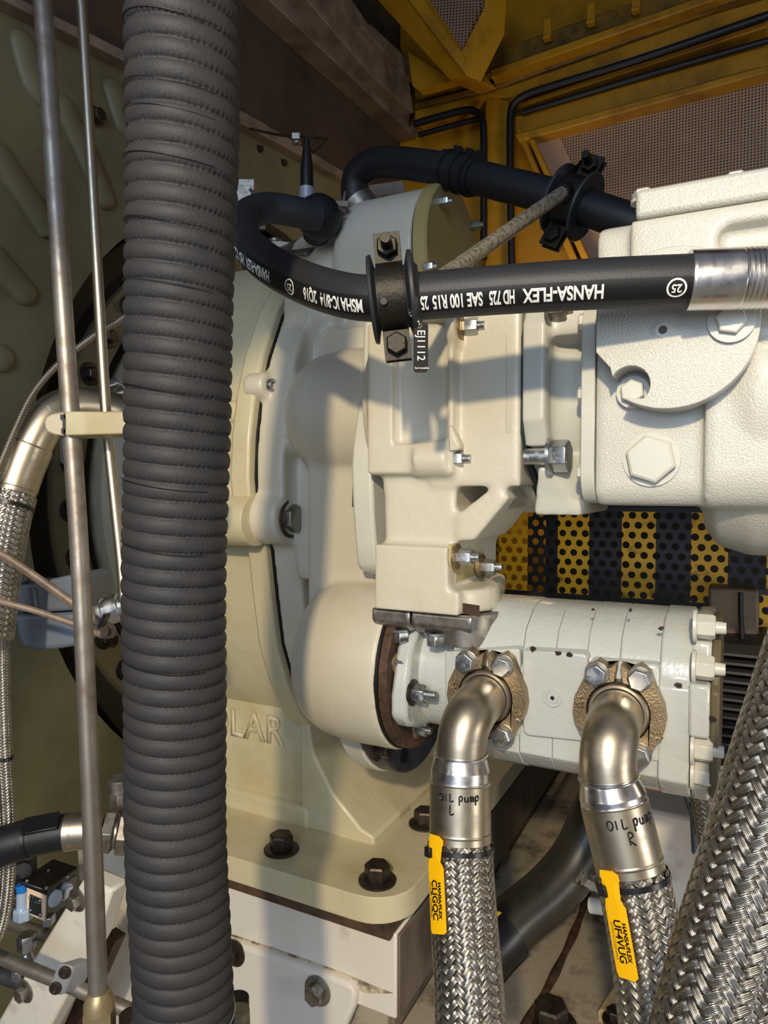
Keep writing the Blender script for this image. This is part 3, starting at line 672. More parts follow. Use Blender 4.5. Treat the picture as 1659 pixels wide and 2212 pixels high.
for q in ((986, 1202), (1040, 1223)):
    pq = onX(q[0], q[1], -0.2735); b.cyl(pq - V((0.012, 0, 0)), pq, 0.0175, seg=40)
b.prism([onX(x, y, -0.2745) for x, y in ((985, 1170), (1040, 1195), (1058, 1225), (1052, 1262), (985, 1262))], V((-0.01, 0, 0))); obj('stud_pad', b, mat('cream_dirty', (184, 168, 120), 0.5, rgb2=(120, 96, 50), nscale=30, lo=0.5, hi=0.8), G, bevel=0.003)
b = B(); trX(b, [(1003, 1303), (1036, 1308), (1036, 1332), (1003, 1326)], -0.2325, -0.002); obj('stain', b, 'rust', G)
# split steel flange and bolts under the outlet block
b = B(); x0, x1 = -0.372, -0.238
zf = zb2
for xa, xb in ((x0, -0.325), (-0.322, -0.252)):
    slabX(b, [(0.700, zf - 0.001), (0.82, zf - 0.001), (0.82, zf - 0.026), (0.712, zf - 0.026), (0.700, zf - 0.018)], xa, xb)
obj('split_flange', b, 'zinc_dull', G, bevel=0.004)
b = B(); b.cyl(V((-0.268, 0.735, zf - 0.001)), V((-0.268, 0.735, zf - 0.036)), 0.034, seg=40); obj('outlet_collar', b, 'zinc_dull', G, bevel=0.003)
for x, y in ((866, 1358), (941, 1362)):
    p = onY(x, y, 0.715); bolt(V((p.x, 0.715, zf - 0.026)), (0, 0, -1), 0.0185, G, 'zinc', wash=0.0125, h=0.0125, rot=0.2)
# flange ring at the pump end of the barrel
b = B(); b.lathe((-0.362, YPU, ZPU), (1, 0, 0), [(0, 0.1015), (0.0045, 0.1015)], 72); obj('barrel_gasket', b, 'seam', G)
b = B(); b.ring((-0.358, YPU, ZPU), (1, 0, 0), 0.072, 0.1, 0, 0.012, 72); obj('barrel_ring', b, 'rust', G, bevel=0.002)
b = B(); b.ring((-0.46, YPU, ZPU), (1, 0, 0), 0.04, 0.073, 0.0, 0.104, 64); obj('barrel_bore', b, 'rust', G)
for x, y in ((856, 1432), (900, 1574)):
    p = onX(x, y, -0.346); bolt(V((-0.346, p.y, p.z)), (1, 0, 0), 0.0145, G, 'zinc', wash=0.012, wm='bronze', h=0.012, stud=0.006)
# coupling disc behind the barrel
t = thing('coupling_disc', 'blue grey steel coupling disc half hidden under the gearbox barrel', 'coupling', (-0.43, YPU + 0.02, ZPU - 0.14))
b = B(); b.ring((-0.445, 0.93, -0.27), (1, 0, 0), 0.06, 0.147, 0, 0.03, 80); obj('disc', b, 'dkmetal', t, bevel=0.003)
b = B(); b.ring((-0.475, 0.93, -0.27), (1, 0, 0), 0.06, 0.150, 0, 0.03, 80); obj('hub', b, 'white_part', t, bevel=0.003)
p = onX(815, 1610, -0.415); bolt(p, (1, 0, 0), 0.026, t, 'bolt_dark', wash=0.02)
b = B(); p = onX(873, 1632, -0.4145); b.cyl(p, p + V((0.001, 0, 0)), 0.011); obj('hole', b, 'seam', t)
# ================================================================== STARTER MOTOR AND ITS ADAPTOR
YM = 0.662
A = thing('adaptor_flange', 'cream painted adaptor flange with a dark green gasket between gearbox and motor', 'adaptor', (-0.2, 0.8, 0.0))
def oct_yz(y0, zt, zb, cut=0.05, y1=0.98, r=0.0):
    return [(y0 + cut * 0.6, zt), (y0 + 0.012, zt - 0.012), (y0, zt - 0.035), (y0, zb + cut), (y0 + cut * 0.25, zb + cut * 0.45), (y0 + cut, zb), (y0 + cut * 2.2, zb - cut * 0.7), (y1, zb - cut * 0.8), (y1, zt)]
xa, xb = xy(1052, 0.70), xy(1116, 0.70)
zt, zb = onY(1090, 655, 0.7).z, onY(1090, 1042, 0.7).z
b = B(); slabX(b, oct_yz(0.700, zt, zb), xa, xb); obj('gearbox_flange', b, 'cream', A, bevel=0.012, bseg=3)
b = B(); slabX(b, oct_yz(0.703, zt, zb), xb, xb + 0.008); obj('gasket', b, 'gasket', A)
x3 = xb + 0.008; x4 = xy(1178, 0.69)
b = B(); slabX(b, oct_yz(0.690, zt + 0.01, zb + 0.012), x3, x4)
xm0 = xy(1252, 0.66)
b.lathe((x4 - 0.004, YS, ZS - 0.005), (1, 0, 0), [(0, 0.112), (0.012, 0.104), (0.03, 0.098), (xm0 - x4 + 0.01, 0.098)], 64)
b.prism([V((x4 - 0.01, 0.70, 0.15)), V((xm0 + 0.004, 0.70, 0.15)), V((xm0 + 0.004, 0.70, 0.175)), V((x4 - 0.01, 0.70, 0.215))], V((0, 0.14, 0)))
b.prism([V((x4 - 0.02, 0.72, -0.03)), V((xm0 - 0.01, 0.73, -0.03)), V((xm0 - 0.008, 0.74, 0.03)), V((x4 - 0.01, 0.70, 0.03))], V((0, 0.16, 0)))
c = B(); ps = onY(1150, 985, 0.69); c.box(x3 - 0.002, x4 + 0.008, 0.66, 0.722, ps.z - 0.010, ps.z + 0.010)
casting('motor_flange', b, 'motor_smooth', A, voxel=0.003, it=4, cut=c)
o = bolt(V((x4 + 0.001, 0.703, ps.z)), (1, 0, 0), 0.0285, A, 'zinc', wash=0.0185, h=0.017)
b = B(); b.cyl(V((x3, 0.703, ps.z)), V((x4 + 0.002, 0.703, ps.z)), 0.0085); obj('shank', b, 'zinc', o)
pn = onX(1165, 672, x4); bolt(V((x4, 0.70, onY(1190, 668, 0.7).z)), (1, 0, 0), 0.024, A, 'zinc_dull', wash=0.018, stud=0.006)

S = thing('starter_motor', 'large cream painted hydraulic starter motor with a round bolted cover and top block', 'motor', (0.0, 0.8, -0.06))
xp1 = xy(1284, YM)
zt, zb = onY(1270, 640, YM).z, onY(1270, 1088, YM).z
b = B(); slabX(b, rrect(YM, 0.97, zb, zt, 0.03), xm0, xp1 - 0.0006); obj('mount_plate', b, 'motor_smooth', S, bevel=0.004, bseg=3)
b = B()
xe = 0.30
xbx = xy(1505, YM)
slabX(b, rrect(YM + 0.001, 0.96, onY(1380, 1094, YM).z, 0.24, 0.02), xp1, xbx)
b.lathe((xbx + 0.002, 0.79, 0.078), (1, 0, 0), [(0, 0.12), (0.012, 0.138), (0.04, 0.147), (0.45, 0.147)], 96)
slabX(b, rrect(0.648, 0.95, -0.02, 0.13, 0.03), xbx + 0.006, xe)
# top block and lid
xt = xy(1352, 0.64); xtl = xy(1364, 0.64)
zl0 = onY(1400, 466, 0.64).z; zl1 = onY(1400, 404, 0.64).z
b.box(xt, xe, 0.645, 0.93, 0.12, zl0)
c = B(); zs_ = onY(1600, 508, 0.64).z; xs_ = xy(1572, 0.64)
c.box(xs_, xe + 0.1, 0.60, 0.66, zs_ - 0.010, zs_ + 0.012); c.cyl(V((xs_, 0.60, zs_ + 0.001)), V((xs_, 0.66, zs_ + 0.001)), 0.011)
casting('motor_body', b, 'motor', S, voxel=0.0032, it=4, cut=c)
b = B(); b.box(xtl, xe, 0.641, 0.93, zl0, zl1); obj('top_lid', b, 'motor', S, bevel=0.004, bseg=3)
for px in (1381, 1577):
    bolt(V((xy(px, 0.67), 0.672, zl1)), zz, 0.017, S, 'bolt_paint', wash=0.011, h=0.008)
# round cover with two bolt lobes
YCV = 0.624
cc = onY(1447, 708, YCV); R = 0.0665
poly = []
xcut = xy(1284, YCV)
n1 = onY(1360, 832, YCV); n2 = onY(1580, 694, YCV)
def arc(c, r, a0, a1, n=24): return [(c.x + r * math.cos(math.radians(a0 + (a1 - a0) * k / n)), c.z + r * math.sin(math.radians(a0 + (a1 - a0) * k / n))) for k in range(n + 1)]
# counter clockwise outline starting low by the notch
rim = [(cc.x + R * math.cos(math.radians(a)), cc.z + R * math.sin(math.radians(a))) for a in range(-122, 179, 4)]
rim = [q for q in rim if q[0] > xcut]
notch = arc(n1, 0.0165, 250, 55, 14)
low = [q for q in rim]
left_end = (xcut, n1.z + 0.030); 
outline = low + [(xcut, low[-1][1]), left_end, (xcut + 0.012, n1.z + 0.016)] + [(n1.x + 0.0165 * math.cos(math.radians(a)), n1.z + 0.0165 * math.sin(math.radians(a))) for a in range(150, -60, -15)]
b = B(); slabY(b, outline, YCV, YM + 0.003); obj('round_cover', b, 'motor', S, bevel=0.0025, bseg=3)
b = B(); b.cyl(V((n1.x - 0.001, 0.655, n1.z - 0.002)), V((n1.x - 0.001, 0.67, n1.z - 0.002)), 0.0145, seg=32); obj('bolt_pad', b, 'motor_smooth', S, bevel=0.001)
b = B(); b.cyl(V((n2.x, YCV - 0.0045, n2.z)), V((n2.x, 0.66, n2.z)), 0.0175, seg=40); obj('bolt_lobe', b, 'motor_smooth', S, bevel=0.0015)
bolt(V((n1.x - 0.001, 0.655, n1.z - 0.002)), (0, -1, 0), 0.0185, S, 'bolt_paint', h=0.009, rot=0.1)
bolt(V((n2.x, YCV - 0.0045, n2.z)), (0, -1, 0), 0.0205, S, 'bolt_paint', h=0.006, rot=0.3)
ph = onY(1432, 713, YCV); b = B(); b.ring(V((ph.x, YCV - 0.0002, ph.z)), (0, -1, 0), 0.0035, 0.0062, -0.001, 0.001, 24); obj('tapped_hole_rim', b, 'motor_smooth', S)
b = B(); b.cyl(V((ph.x, YCV + 0.001, ph.z)), V((ph.x, YCV - 0.0006, ph.z)), 0.0048, seg=24); obj('tapped_hole', b, 'bolt_dark', S)
pq = onY(1407, 992, YM); b = B(); b.ring(V((pq.x, YM, pq.z)), (0, -1, 0), 0.0, 0.0245, -0.004, 0.0006, 48) if False else b.cyl(V((pq.x, YM + 0.004, pq.z)), V((pq.x, YM - 0.0012, pq.z)), 0.0245, seg=48); obj('spot_face', b, 'motor_smooth', S, bevel=0.0008)
bolt(V((pq.x, YM - 0.001, pq.z)), (0, -1, 0), 0.0375, S, 'bolt_paint', h=0.010, rot=0.2, name='hex_plug')
for y in (850, 1020):
    p = onX(1243, y, xm0); bolt(V((xm0, 0.69, onY(1245, y, 0.68).z)), (-1, 0, 0), 0.014, S, 'bolt_paint', h=0.008)
bolt(V((xm0, 0.69, onY(1245, 690, 0.68).z)), (-1, 0, 0), 0.014, S, 'bolt_paint', h=0.008)

# ================================================================== TWIN GEAR PUMP
PU = thing('gear_pump', 'grey white painted twin gear pump with two flanged outlets below the motor', 'pump', (-0.2, YPU, ZPU - 0.1))
YF = 0.697
def sect(k=1.0, dz=0.0):
    return [(y, -0.221 + (z + 0.221) * 0.88) for y, z in [(YF + 0.002, -0.285), (YF + 0.02, -0.305), (0.74, -0.318), (0.80, -0.325), (0.86, -0.318), (0.90, -0.27), (0.90, -0.17), (0.86, -0.13), (0.80, -0.116), (0.755, -0.120), (0.722, -0.142), (0.708, -0.170), (YF + 0.010, -0.178), (YF + 0.002, -0.186)]]
def scaled(sc, yo=0.0, zo=0.0): return [(0.80 + (y - 0.80) * sc + yo, -0.22 + (z + 0.22) * sc + zo) for y, z in sect()]
xs = [xy(px, 0.71) for px in (1040, 1132, 1203, 1272, 1344, 1432, 1500)]
def seg(name, xa, xb, sc, bev=0.003): 
    b = B(); slabX(b, scaled(sc), xa, xb); return obj(name, b, 'pump', PU, bevel=bev, bseg=3)
b = B(); b.lathe((-0.36, YPU + 0.01, ZPU), (1, 0, 0), [(0, 0.071), (0.02, 0.07), (xs[0] + 0.36 + 0.006, 0.07)], 64); obj('pump_spigot', b, 'pump', PU, 40)
b = B(); slabX(b, [(0.735, -0.155), (0.708, -0.185), (0.692, -0.235), (0.692, -0.258), (0.704, -0.272), (0.74, -0.285), (0.80, -0.29), (0.80, -0.15)], -0.345, -0.325); obj('mount_ear', b, 'pump', PU, bevel=0.005)
p = V((-0.325, 0.709, onY(920, 1500, 0.709).z)); bolt(p, (1, 0, 0), 0.019, PU, 'zinc', wash=0.015, h=0.015, stud=0.012, wm='bolt_dark')
seg('pump_section', xs[0] - 0.03, xs[1] - 0.0003, 1.0, 0.0012); seg('pump_section', xs[1], xs[2] - 0.0003, 0.992, 0.0012); seg('pump_section', xs[2], xs[3] - 0.0003, 0.994, 0.0012)
seg('pump_section', xs[3], xs[4] - 0.0003, 1.0, 0.0012); seg('pump_section', xs[4], xs[5] - 0.0003, 1.0, 0.0012); seg('pump_section', xs[5], xs[6], 1.015, 0.002)
# end cover with lugs for the through bolts
xq = xs[6]; xz = xy(1543, 0.71)
b = B(); slabX(b, [(y, z) for y, z in [(0.712, -0.285), (0.74, -0.309), (0.86, -0.309), (0.90, -0.27), (0.90, -0.165), (0.85, -0.134), (0.77, -0.131), (0.72, -0.148)]], xq, xz); obj('end_cover', b, 'pump', PU, bevel=0.004)
b = B(); slabX(b, scaled(0.98), xz, xz + 0.008); obj('end_plate', b, mat('olive_plate', (92, 82, 58), 0.55), PU, bevel=0.002)
b = B(); zlo, zhi = onY(1520, 1596, 0.695).z, onY(1520, 1480, 0.695).z
b.box(xq - 0.001, xz, YF - 0.004, 0.76, zlo, zhi); obj('cover_block', b, 'pump', PU, bevel=0.003)
for y in (1352, 1440, 1616, 1670):
    yy = 0.715 if y < 1400 else (0.705 if y != 1670 else 0.712)
    p = onY(1503, y, yy); bolt(V((xq + 0.002, yy, p.z)), (1, 0, 0), 0.0205, PU, 'bolt_paint', wash=0.0155, h=0.0155, stud=0.009, wm='bolt_paint')
# raised pads
zpt, zpb = onY(1200, 1408, YF).z, onY(1200, 1598, YF).z
b = B(); trY(b, [(1128, 1404), (1262, 1412), (1270, 1420), (1270, 1604), (1138, 1590), (1128, 1580)], YF - 0.002, 0.03); obj('pad', b, 'pump', PU, bevel=0.004, bseg=3)
b = B(); trY(b, [(960, 1408), (1118, 1400), (1124, 1408), (1124, 1590), (962, 1570)], YF, 0.03); obj('pad', b, 'pump', PU, bevel=0.004, bseg=3)
b = B(); trY(b, [(1274, 1424), (1424, 1436), (1424, 1650), (1274, 1620)], YF, 0.03); obj('pad', b, 'pump', PU, bevel=0.004, bseg=3)
pp = onY(1194, 1507, YF - 0.002); b = B(); b.lathe(pp, (0, -1, 0), [(-0.002, 0.0095), (0.0015, 0.0095), (0.002, 0.009), (0.002, 0.0066), (0.0008, 0.006), (0.0016, 0.0052), (0.0016, 0.0022), (-0.001, 0.002)], 32); obj('plug', b, 'pump', PU, 30)
b = B(); b.hexa(pp + V((0, -0.0014, 0)), (0, -1, 0), 0.0036, 0.0006); obj('plug_socket', b, 'seam', PU)
# paint chips, bare metal showing
for x, y, s in ((1150, 1402, .005), (1205, 1411, .004), (1230, 1414, .004), (1280, 1317, .002), (1428, 1358, .003), (1362, 1318, .0025), (1465, 1480, .004), (1540, 1555, .004)):
    p = onY(x, y, YF - 0.0025 if y > 1400 else 0.706); b = B(); b.prism([p + V((s * math.cos(a) * random.uniform(.5, 1.2), 0, s * .7 * math.sin(a) * random.uniform(.5, 1.2))) for a in [k * PI / 4 for k in range(8)]], V((0, 0.002, 0)))
    obj('paint_chip', b, 'bolt_dark', PU)

def flange_set(parent, cx, czv, code, split=True):
    """two flange halves clamped by four bolts round a pipe head, on the pump face"""
    y0 = YF - 0.001
    hx, hz = 0.0193, 0.0355
    for sgn in (-1, 1):
        b = B(); pts = []
        outer = [(0.002, 0.052), (0.010, 0.046), (0.014, 0.050), (0.021, 0.054), (0.030, 0.047), (0.036, 0.030), (0.044, 0.012), (0.046, -0.004), (0.044, -0.016), (0.036, -0.032), (0.030, -0.047), (0.021, -0.054), (0.014, -0.050), (0.010, -0.046), (0.002, -0.052)]
        outer = [(x * 0.92, z * 0.88) for x, z in outer]
        inner = [(0.0295 * math.sin(math.radians(a)), 0.0295 * math.cos(math.radians(a))) for a in range(176, 3, -8)]
        pts = [V((cx + sgn * x, y0, czv + z)) for x, z in outer + inner]
        b.prism(pts, V((0, -0.017, 0)))
        bmesh.ops.triangulate(b.bm, faces=[f for f in b.bm.faces if len(f.verts) > 4])
        h = obj('flange_half', b, 'bronze', parent, bevel=0.0022)
        for zs2 in (1, -1):
            bolt(V((cx + sgn * hx, y0 - 0.017, czv + zs2 * hz)), (0, -1, 0), 0.0185, parent, 'zinc', wash=0.0115, h=0.010, wm='zinc_dull', rot=0.2 * sgn + 0.1, name='flange_bolt')
        text_flat('cast_number', code, 0.010, V((cx + sgn * 0.0352, y0 - 0.0172, czv + (0.006 if sgn < 0 else -0.014))), (0.35 * sgn, 0, 1 if sgn < 0 else -1), (-1 if sgn < 0 else 1, 0, 0.3), 'bronze', h, off=0.0002, thick=0.0005)

def oil_hose(label, px_c, czpx, down_px, R0, code, pen, tagcode, braid_px, ferr_px):
    c0 = onY(px_c[0], px_c[1], YF - 0.02)
    T = thing('braided_oil_hose', label, 'hose', c0)
    flange_set(T, c0.x, c0.z, code)
    y0 = YF - 0.006
    start = V((c0.x, y0, c0.z)); 
    pts = [start, V((c0.x, y0 - 0.016, c0.z - 0.0005))] + down_px
    path = Path(pts, ref=zz, n=30)
    b = B(); b.lathe(start + V((0, 0.004, 0)), (0, -1, 0), [(0, 0.0285), (0.016, 0.0285), (0.0185, 0.0265), (0.0185, R0 + 0.0005), (0, R0 - 0.002)], 56); obj('pipe_head', b, 'steel', T, 40)
    q = ferr_px      # arclengths: elbow end, taper end, ferrule end, braid end
    b = B(); b.tube(path, R0, 48, 0.0, q[0]); obj('elbow', b, 'steel', T, 60)
    rf = R0 * 1.19
    def prof(s):
        if s < q[0] + 0.003: return R0 * 1.035
        if s < q[0] + 0.013: return R0 * (1.05 + 0.12 * (s - q[0] - 0.003) / 0.010)
        if s < q[1]: return rf * 0.99
        return rf
    b = B(); b.tube(path, prof, 56, q[0], q[1], step=0.0008); o = obj('taper', b, 'steel_bright', T, 40)
    def prof2(s):
        e = min(s - q[1], q[2] - s)
        r = rf * (1.012 if e > 0.0015 else 0.985)
        if q[2] - 0.010 < s < q[2] - 0.0085: r *= 1.012
        return r
    b = B(); b.tube(path, prof2, 56, q[1], q[2], step=0.0008)
    fe = obj('ferrule', b, 'steel', T, 40)
    th = path.ang(q[1] + 0.02, V((0.25, -1, 0.1)))
    sgp = 1 if (path.pt(q[1], th + 0.1, 1) - path.pt(q[1], th, 1)).dot(rt) > 0 else -1
    strokes_tube('pen_writing', [[(sgp * x, y) for x, y in ln] for ln in pen], path, q[1] + 0.008, th, rf * 1.012, 'black', fe)
    braid(path, rf * 1.03, q[2], path.L, 24, T)
    # wire tie at the elbow
    b = B(); pr = Path([path.pt(q[0] - 0.001 + 0.0035 * math.cos(a), a, R0 * 1.04 + 0.0006) for a in [2 * PI * k / 40 for k in range(41)]]); b.tube(pr, 0.0006, 6, step=0.003); obj('lock_wire', b, 'zinc', T)
    # cable tie and marker tag hang on the hose
    tq = q[2] + 0.003; rr = rf * 1.06
    K = thing('hose_tag', tagcode[1], 'tag', path.pt(tq + 0.06, path.ang(tq, V((-0.3, -1, 0))), rr))
    b = B(); b.tube(path, rr + 0.0012, 48, tq, tq + 0.0045, step=0.0045)
    obj('cable_tie', b, 'black', K, 40, bevel=0.0006)
    ths = path.ang(tq, -fw * 0.66 - rt * 0.75)
    b = B(); pc = path.pt(tq + 0.002, ths + 0.25, rr + 0.003); b.obox(pc, path.f(tq)[1], path.pt(tq, ths + 0.25, 1) - path.f(tq)[0], 0.0042, 0.003, 0.0045); obj('tie_lock', b, 'black', K, bevel=0.0008)
    p, tt, u, v = path.f(tq + 0.03)
    n = (path.pt(tq + 0.03, ths, 1) - p).normalized(); side = tt.cross(n)
    def on(s, x): return path.pt(tq + s, ths + x / rr, rr + 0.0022)
    b = B(); lam = [(-0.014, -0.004), (-0.014, 0.006), (-0.009, 0.0075), (-0.004, 0.004), (0.006, 0.004), (0.010, 0.0075), (0.014, 0.009), (0.064, 0.009), (0.067, 0.007), (0.067, -0.006), (0.065, -0.008), (0.014, -0.008), (0.010, -0.006), (0.006, -0.002), (-0.004, -0.003), (-0.006, -0.008), (-0.011, -0.008)]
    b2 = B(); cols = []
    for s, x in lam: cols.append(on(s, x * 1.0))
    nn = (on(0.04, 0) - path.f(tq + 0.04)[0]).normalized()
    b2.prism(cols, nn * 0.0014)
    bmesh.ops.triangulate(b2.bm, faces=[f for f in b2.bm.faces if len(f.verts) > 4])
    tg = obj('tag_strip', b2, 'tag', K, 30)
    base = on(0.040, 0.0) + nn * 0.0016
    acr = (on(0.04, 0.004) - on(0.04, -0.004)).normalized(); alo = (on(0.06, 0) - on(0.02, 0)).normalized()
    sg = -1 if acr.dot(rt) < 0 else 1
    text_flat('tag_code', tagcode[0], 0.0088, base - acr * sg * 0.0012, alo, acr * sg, 'black', tg, off=0.0002, sx=0.95)
    text_flat('tag_maker', 'HANSA/FLEX', 0.0048, base + acr * sg * 0.0050, alo, acr * sg, 'black', tg, off=0.0002)
    text_flat('tag_web', 'WWW.X-CODE.INFO', 0.0028, base - acr * sg * 0.0060, alo, acr * sg, 'black', tg)
    return T, path
def word(ws, x0, y0, h, wd=0.62, gap=1.3):
    G_ = {'O': [[(.5, 1), (.1, .8), (0, .4), (.2, .05), (.6, 0), (.95, .35), (.9, .8), (.5, 1)]], 'I': [[(.3, 1), (.3, 0)]], 'L': [[(.1, 1.1), (.1, 0), (.9, .1)]], 'p': [[(.1, .8), (.1, -.5)], [(.1, .7), (.6, .85), (.8, .5), (.5, .1), (.1, .2)]], 'u': [[(.05, .75), (.1, .15), (.5, .05), (.75, .3), (.75, .75), (.8, 0)]], 'm': [[(.05, 0), (.05, .75), (.3, .7), (.42, 0), (.45, .6), (.7, .75), (.9, .6), (.9, 0)]], 'R': [[(.1, 0), (.1, 1.1), (.6, 1.1), (.8, .8), (.1, .5), (.9, -.1)]]}
    out = []; x = x0
    for ch in ws:
        if ch == ' ': x += h * 0.5; continue
        for st in G_[ch]: out.append([(x + a * h * wd, y0 + c * h) for a, c in st])
        x += h * wd * gap
    return out
penL = word('OIL pump', -0.016, -0.005, 0.0062) + word('L', -0.006, -0.016, 0.0072)
penR = word('OIL pump', -0.010, -0.007, 0.0072) + word('R', 0.004, -0.020, 0.0082)
def dn(l): return [at(x, y, d) for x, y, d in l]
OL, pathL = oil_hose('braided steel oil hose on the pump outlet nearest the gearbox, pen marked L', (1046, 1507), 0, dn([(1018, 1540, 0.662), (1000, 1585, 0.650), (995, 1640, 0.646), (994, 1730, 0.640), (995, 1850, 0.630), (1003, 2000, 0.610), (1012, 2120, 0.590), (1018, 2260, 0.570)]), 0.0233, '-32', penL, ('CLJGQC', 'yellow hose tag CLJGQC on the braided oil hose nearest the gearbox'), 0, (0.113, 0.136, 0.190))
OR, pathR = oil_hose('braided steel oil hose on the middle pump outlet, marked with pen R', (1334, 1541), 0, dn([(1322, 1575, 0.605), (1314, 1618, 0.592), (1314, 1670, 0.588), (1328, 1740, 0.584), (1355, 1850, 0.576), (1385, 1980, 0.566), (1405, 2100, 0.556), (1425, 2260, 0.545)]), 0.0233, '-32', penR, ('UF4VUG', 'yellow hose tag UF4VUG on the braided oil hose nearest the motor'), 0, (0.113, 0.132, 0.188))
# ================================================================== HOSES
# big braided hose crossing the corner
t = thing('large_braided_hose', 'thick stainless braided hose crossing the lower corner in front of everything', 'hose', at(1530, 2212, 0.43))
path = Path(ats((1780, 1380, 0.47), (1700, 1640, 0.455), (1630, 1880, 0.445), (1570, 2080, 0.44), (1515, 2300, 0.43), (1490, 2420, 0.43)), n=30)
braid(path, 0.0325, 0.0, path.L, 24, t, sub=6)
# small braided hose behind the pump end
t = thing('short_braided_hose', 'small braided hose with a steel collar hanging behind the pump end cover', 'hose', at(1545, 1870, 0.8))
path = Path(ats((1528, 1640, 0.80), (1530, 1700, 0.80), (1545, 1780, 0.80), (1562, 1880, 0.80), (1580, 1980, 0.80)))
braid(path, 0.0215, 0.035, path.L, 22, t)
b = B(); b.tube(path, lambda q: 0.024 if 0.004 < q < 0.03 else 0.0225, 40, 0, 0.036, step=0.001); obj('collar', b, 'steel', t, 40)

# ribbed rubber trunk hose
KH = 0.83
t = thing('corrugated_hose', 'thick dark grey spiral ribbed rubber hose hanging vertically in the foreground', 'hose', at(398, 2300, 0.63 * KH))
cp = Path([at(x, y, d * KH) for x, y, d in ((396, -140, 0.545), (397, 0, 0.553), (392, 500, 0.585), (382, 1000, 0.612), (378, 1400, 0.628), (382, 1800, 0.640), (399, 2212, 0.648), (408, 2380, 0.65))], ref=(0, -1, 0), n=40)
b = B(); pitch = 0.0148 * KH; segs = 180; Rc = 0.0452 * KH
nst = int(cp.L / 0.00092); rows = []
for i in range(nst + 1):
    q = cp.L * i / nst; row = []
    for k in range(segs):
        th = 2 * PI * k / segs
        fr = (q / pitch + k / segs) % 1.0
        prof = abs(math.sin(PI * fr)) ** 0.45
        # puckered cloth on the lower lip of each crease
        pk = 0.0008 * math.sin(th * 58 + 1.3 * math.floor(q / pitch + k / segs)) * math.exp(-((fr - 0.90) / 0.10) ** 2)
        row.append(b.bm.verts.new(cp.pt(q, th, Rc + KH * (-0.0036 + 0.0040 * prof) + pk + 0.0005 * math.sin(q * 31 + th))))
    rows.append(row)
for A_, C_ in zip(rows, rows[1:]):
    for k in range(segs): b.face([A_[k], A_[(k + 1) % segs], C_[(k + 1) % segs], C_[k]])
obj('ribbed_wall', b, 'corr', t, 180, fixn=True)
qs = [cp.S[min(range(len(cp.P)), key=lambda i: abs((cp.P[i] - at(396, yy, 0.6 * KH)).dot(zz)))] for yy in (60, 150, 262, 305, 400, 512, 628, 850, 1040, 1180, 1440)]
for q in qs:
    th0 = cp.ang(q, -fw - rt * 0.35); pts = [cp.pt(q + 0.003 * math.cos(k * 0.2), th0 - 1.2 + k * 0.13, Rc + 0.0006) for k in range(18)]
    bb = B(); bb.tube(Path(pts, n=4), 0.0003, 5, step=0.004); obj('thread', bb, 'seam', t, 60)
qb = cp.S[min(range(len(cp.P)), key=lambda i: abs((cp.P[i] - at(396, 2190, 0.647 * KH)).dot(zz)))]
bb = B(); pr = Path([cp.pt(qb + 0.004 * math.cos(2 * PI * k / 40 + 1), 2 * PI * k / 40, Rc + 0.0008) for k in range(41)]); bb.tube(pr, 0.0006, 6, step=0.004)
th = cp.ang(qb, -fw); bb.tube(Path([cp.pt(qb + 0.004 * math.cos(th + 1), th, Rc + 0.0008), cp.pt(qb - 0.008, th + 0.02, Rc + 0.003), cp.pt(qb - 0.014, th, Rc + 0.003), cp.pt(qb - 0.006, th - 0.05, Rc + 0.003), cp.pt(qb + 0.014, th + 0.05, Rc + 0.004)]), 0.0007, 6, step=0.002)
obj('tie_wire', bb, 'zinc', t)
for (x, y, sx) in ((512, 2170, 1), (284, 2205, -1)):
    bb = B(); p = at(x, y, 0.64); bb.cyl(p - zz * 0.02, p + zz * 0.006, 0.011, 0.011, 20)
    tag(obj('pipe_end', bb, 'seam' if sx > 0 else 'bolt_dark'), 'small dark capped pipe end behind the ribbed hose, on the cover plate side' if sx > 0 else 'small dark capped pipe end behind the ribbed hose, beside the hexagon nut', 'cap')
bb = B(); p = at(515, 2205, 0.62); bb.cyl(p - zz * 0.03, p + zz * 0.01, 0.011, 0.010, 20); tag(obj('steel_stub', bb, 'zinc_dull', None, bevel=0.001), 'round steel stub beside the foot of the ribbed hose', 'stub')

# pressure hose with white print
t = thing('pressure_hose', 'black hydraulic pressure hose with white print and a bright steel end fitting', 'hose', at(1100, 660, 0.57))
hp = Path(ats((1800, 592, 0.510), (1659, 600, 0.520), (1480, 606, 0.531), (1300, 613, 0.544), (1100, 625, 0.562), (900, 640, 0.582), (800, 645, 0.594), (720, 632, 0.618), (640, 603, 0.655), (570, 562, 0.71), (528, 515, 0.79), (530, 470, 0.86), (575, 450, 0.90), (640, 458, 0.92), (690, 470, 0.935)), n=30)
Rh = 0.0194
qf = hp.S[min(range(len(hp.P)), key=lambda i: abs((hp.P[i] - at(1484, 606, 0.531)).dot(rt)))]
b = B(); b.tube(hp, Rh, 48, qf - 0.01, hp.L, step=0.004); obj('rubber_cover', b, 'rubber', t, 60)
def gr(q):
    e = qf - q
    r = Rh * 1.16
    if 0.036 < e < 0.062: r *= 0.985 + 0.022 * (1 if (e * 1000 / 3.6) % 1 > 0.4 else 0)
    if e < 0.0015: r *= 0.985
    return r
b = B(); b.tube(hp, gr, 64, 0.0, qf, step=0.0006); obj('end_fitting', b, 'steel_bright', t, 30)
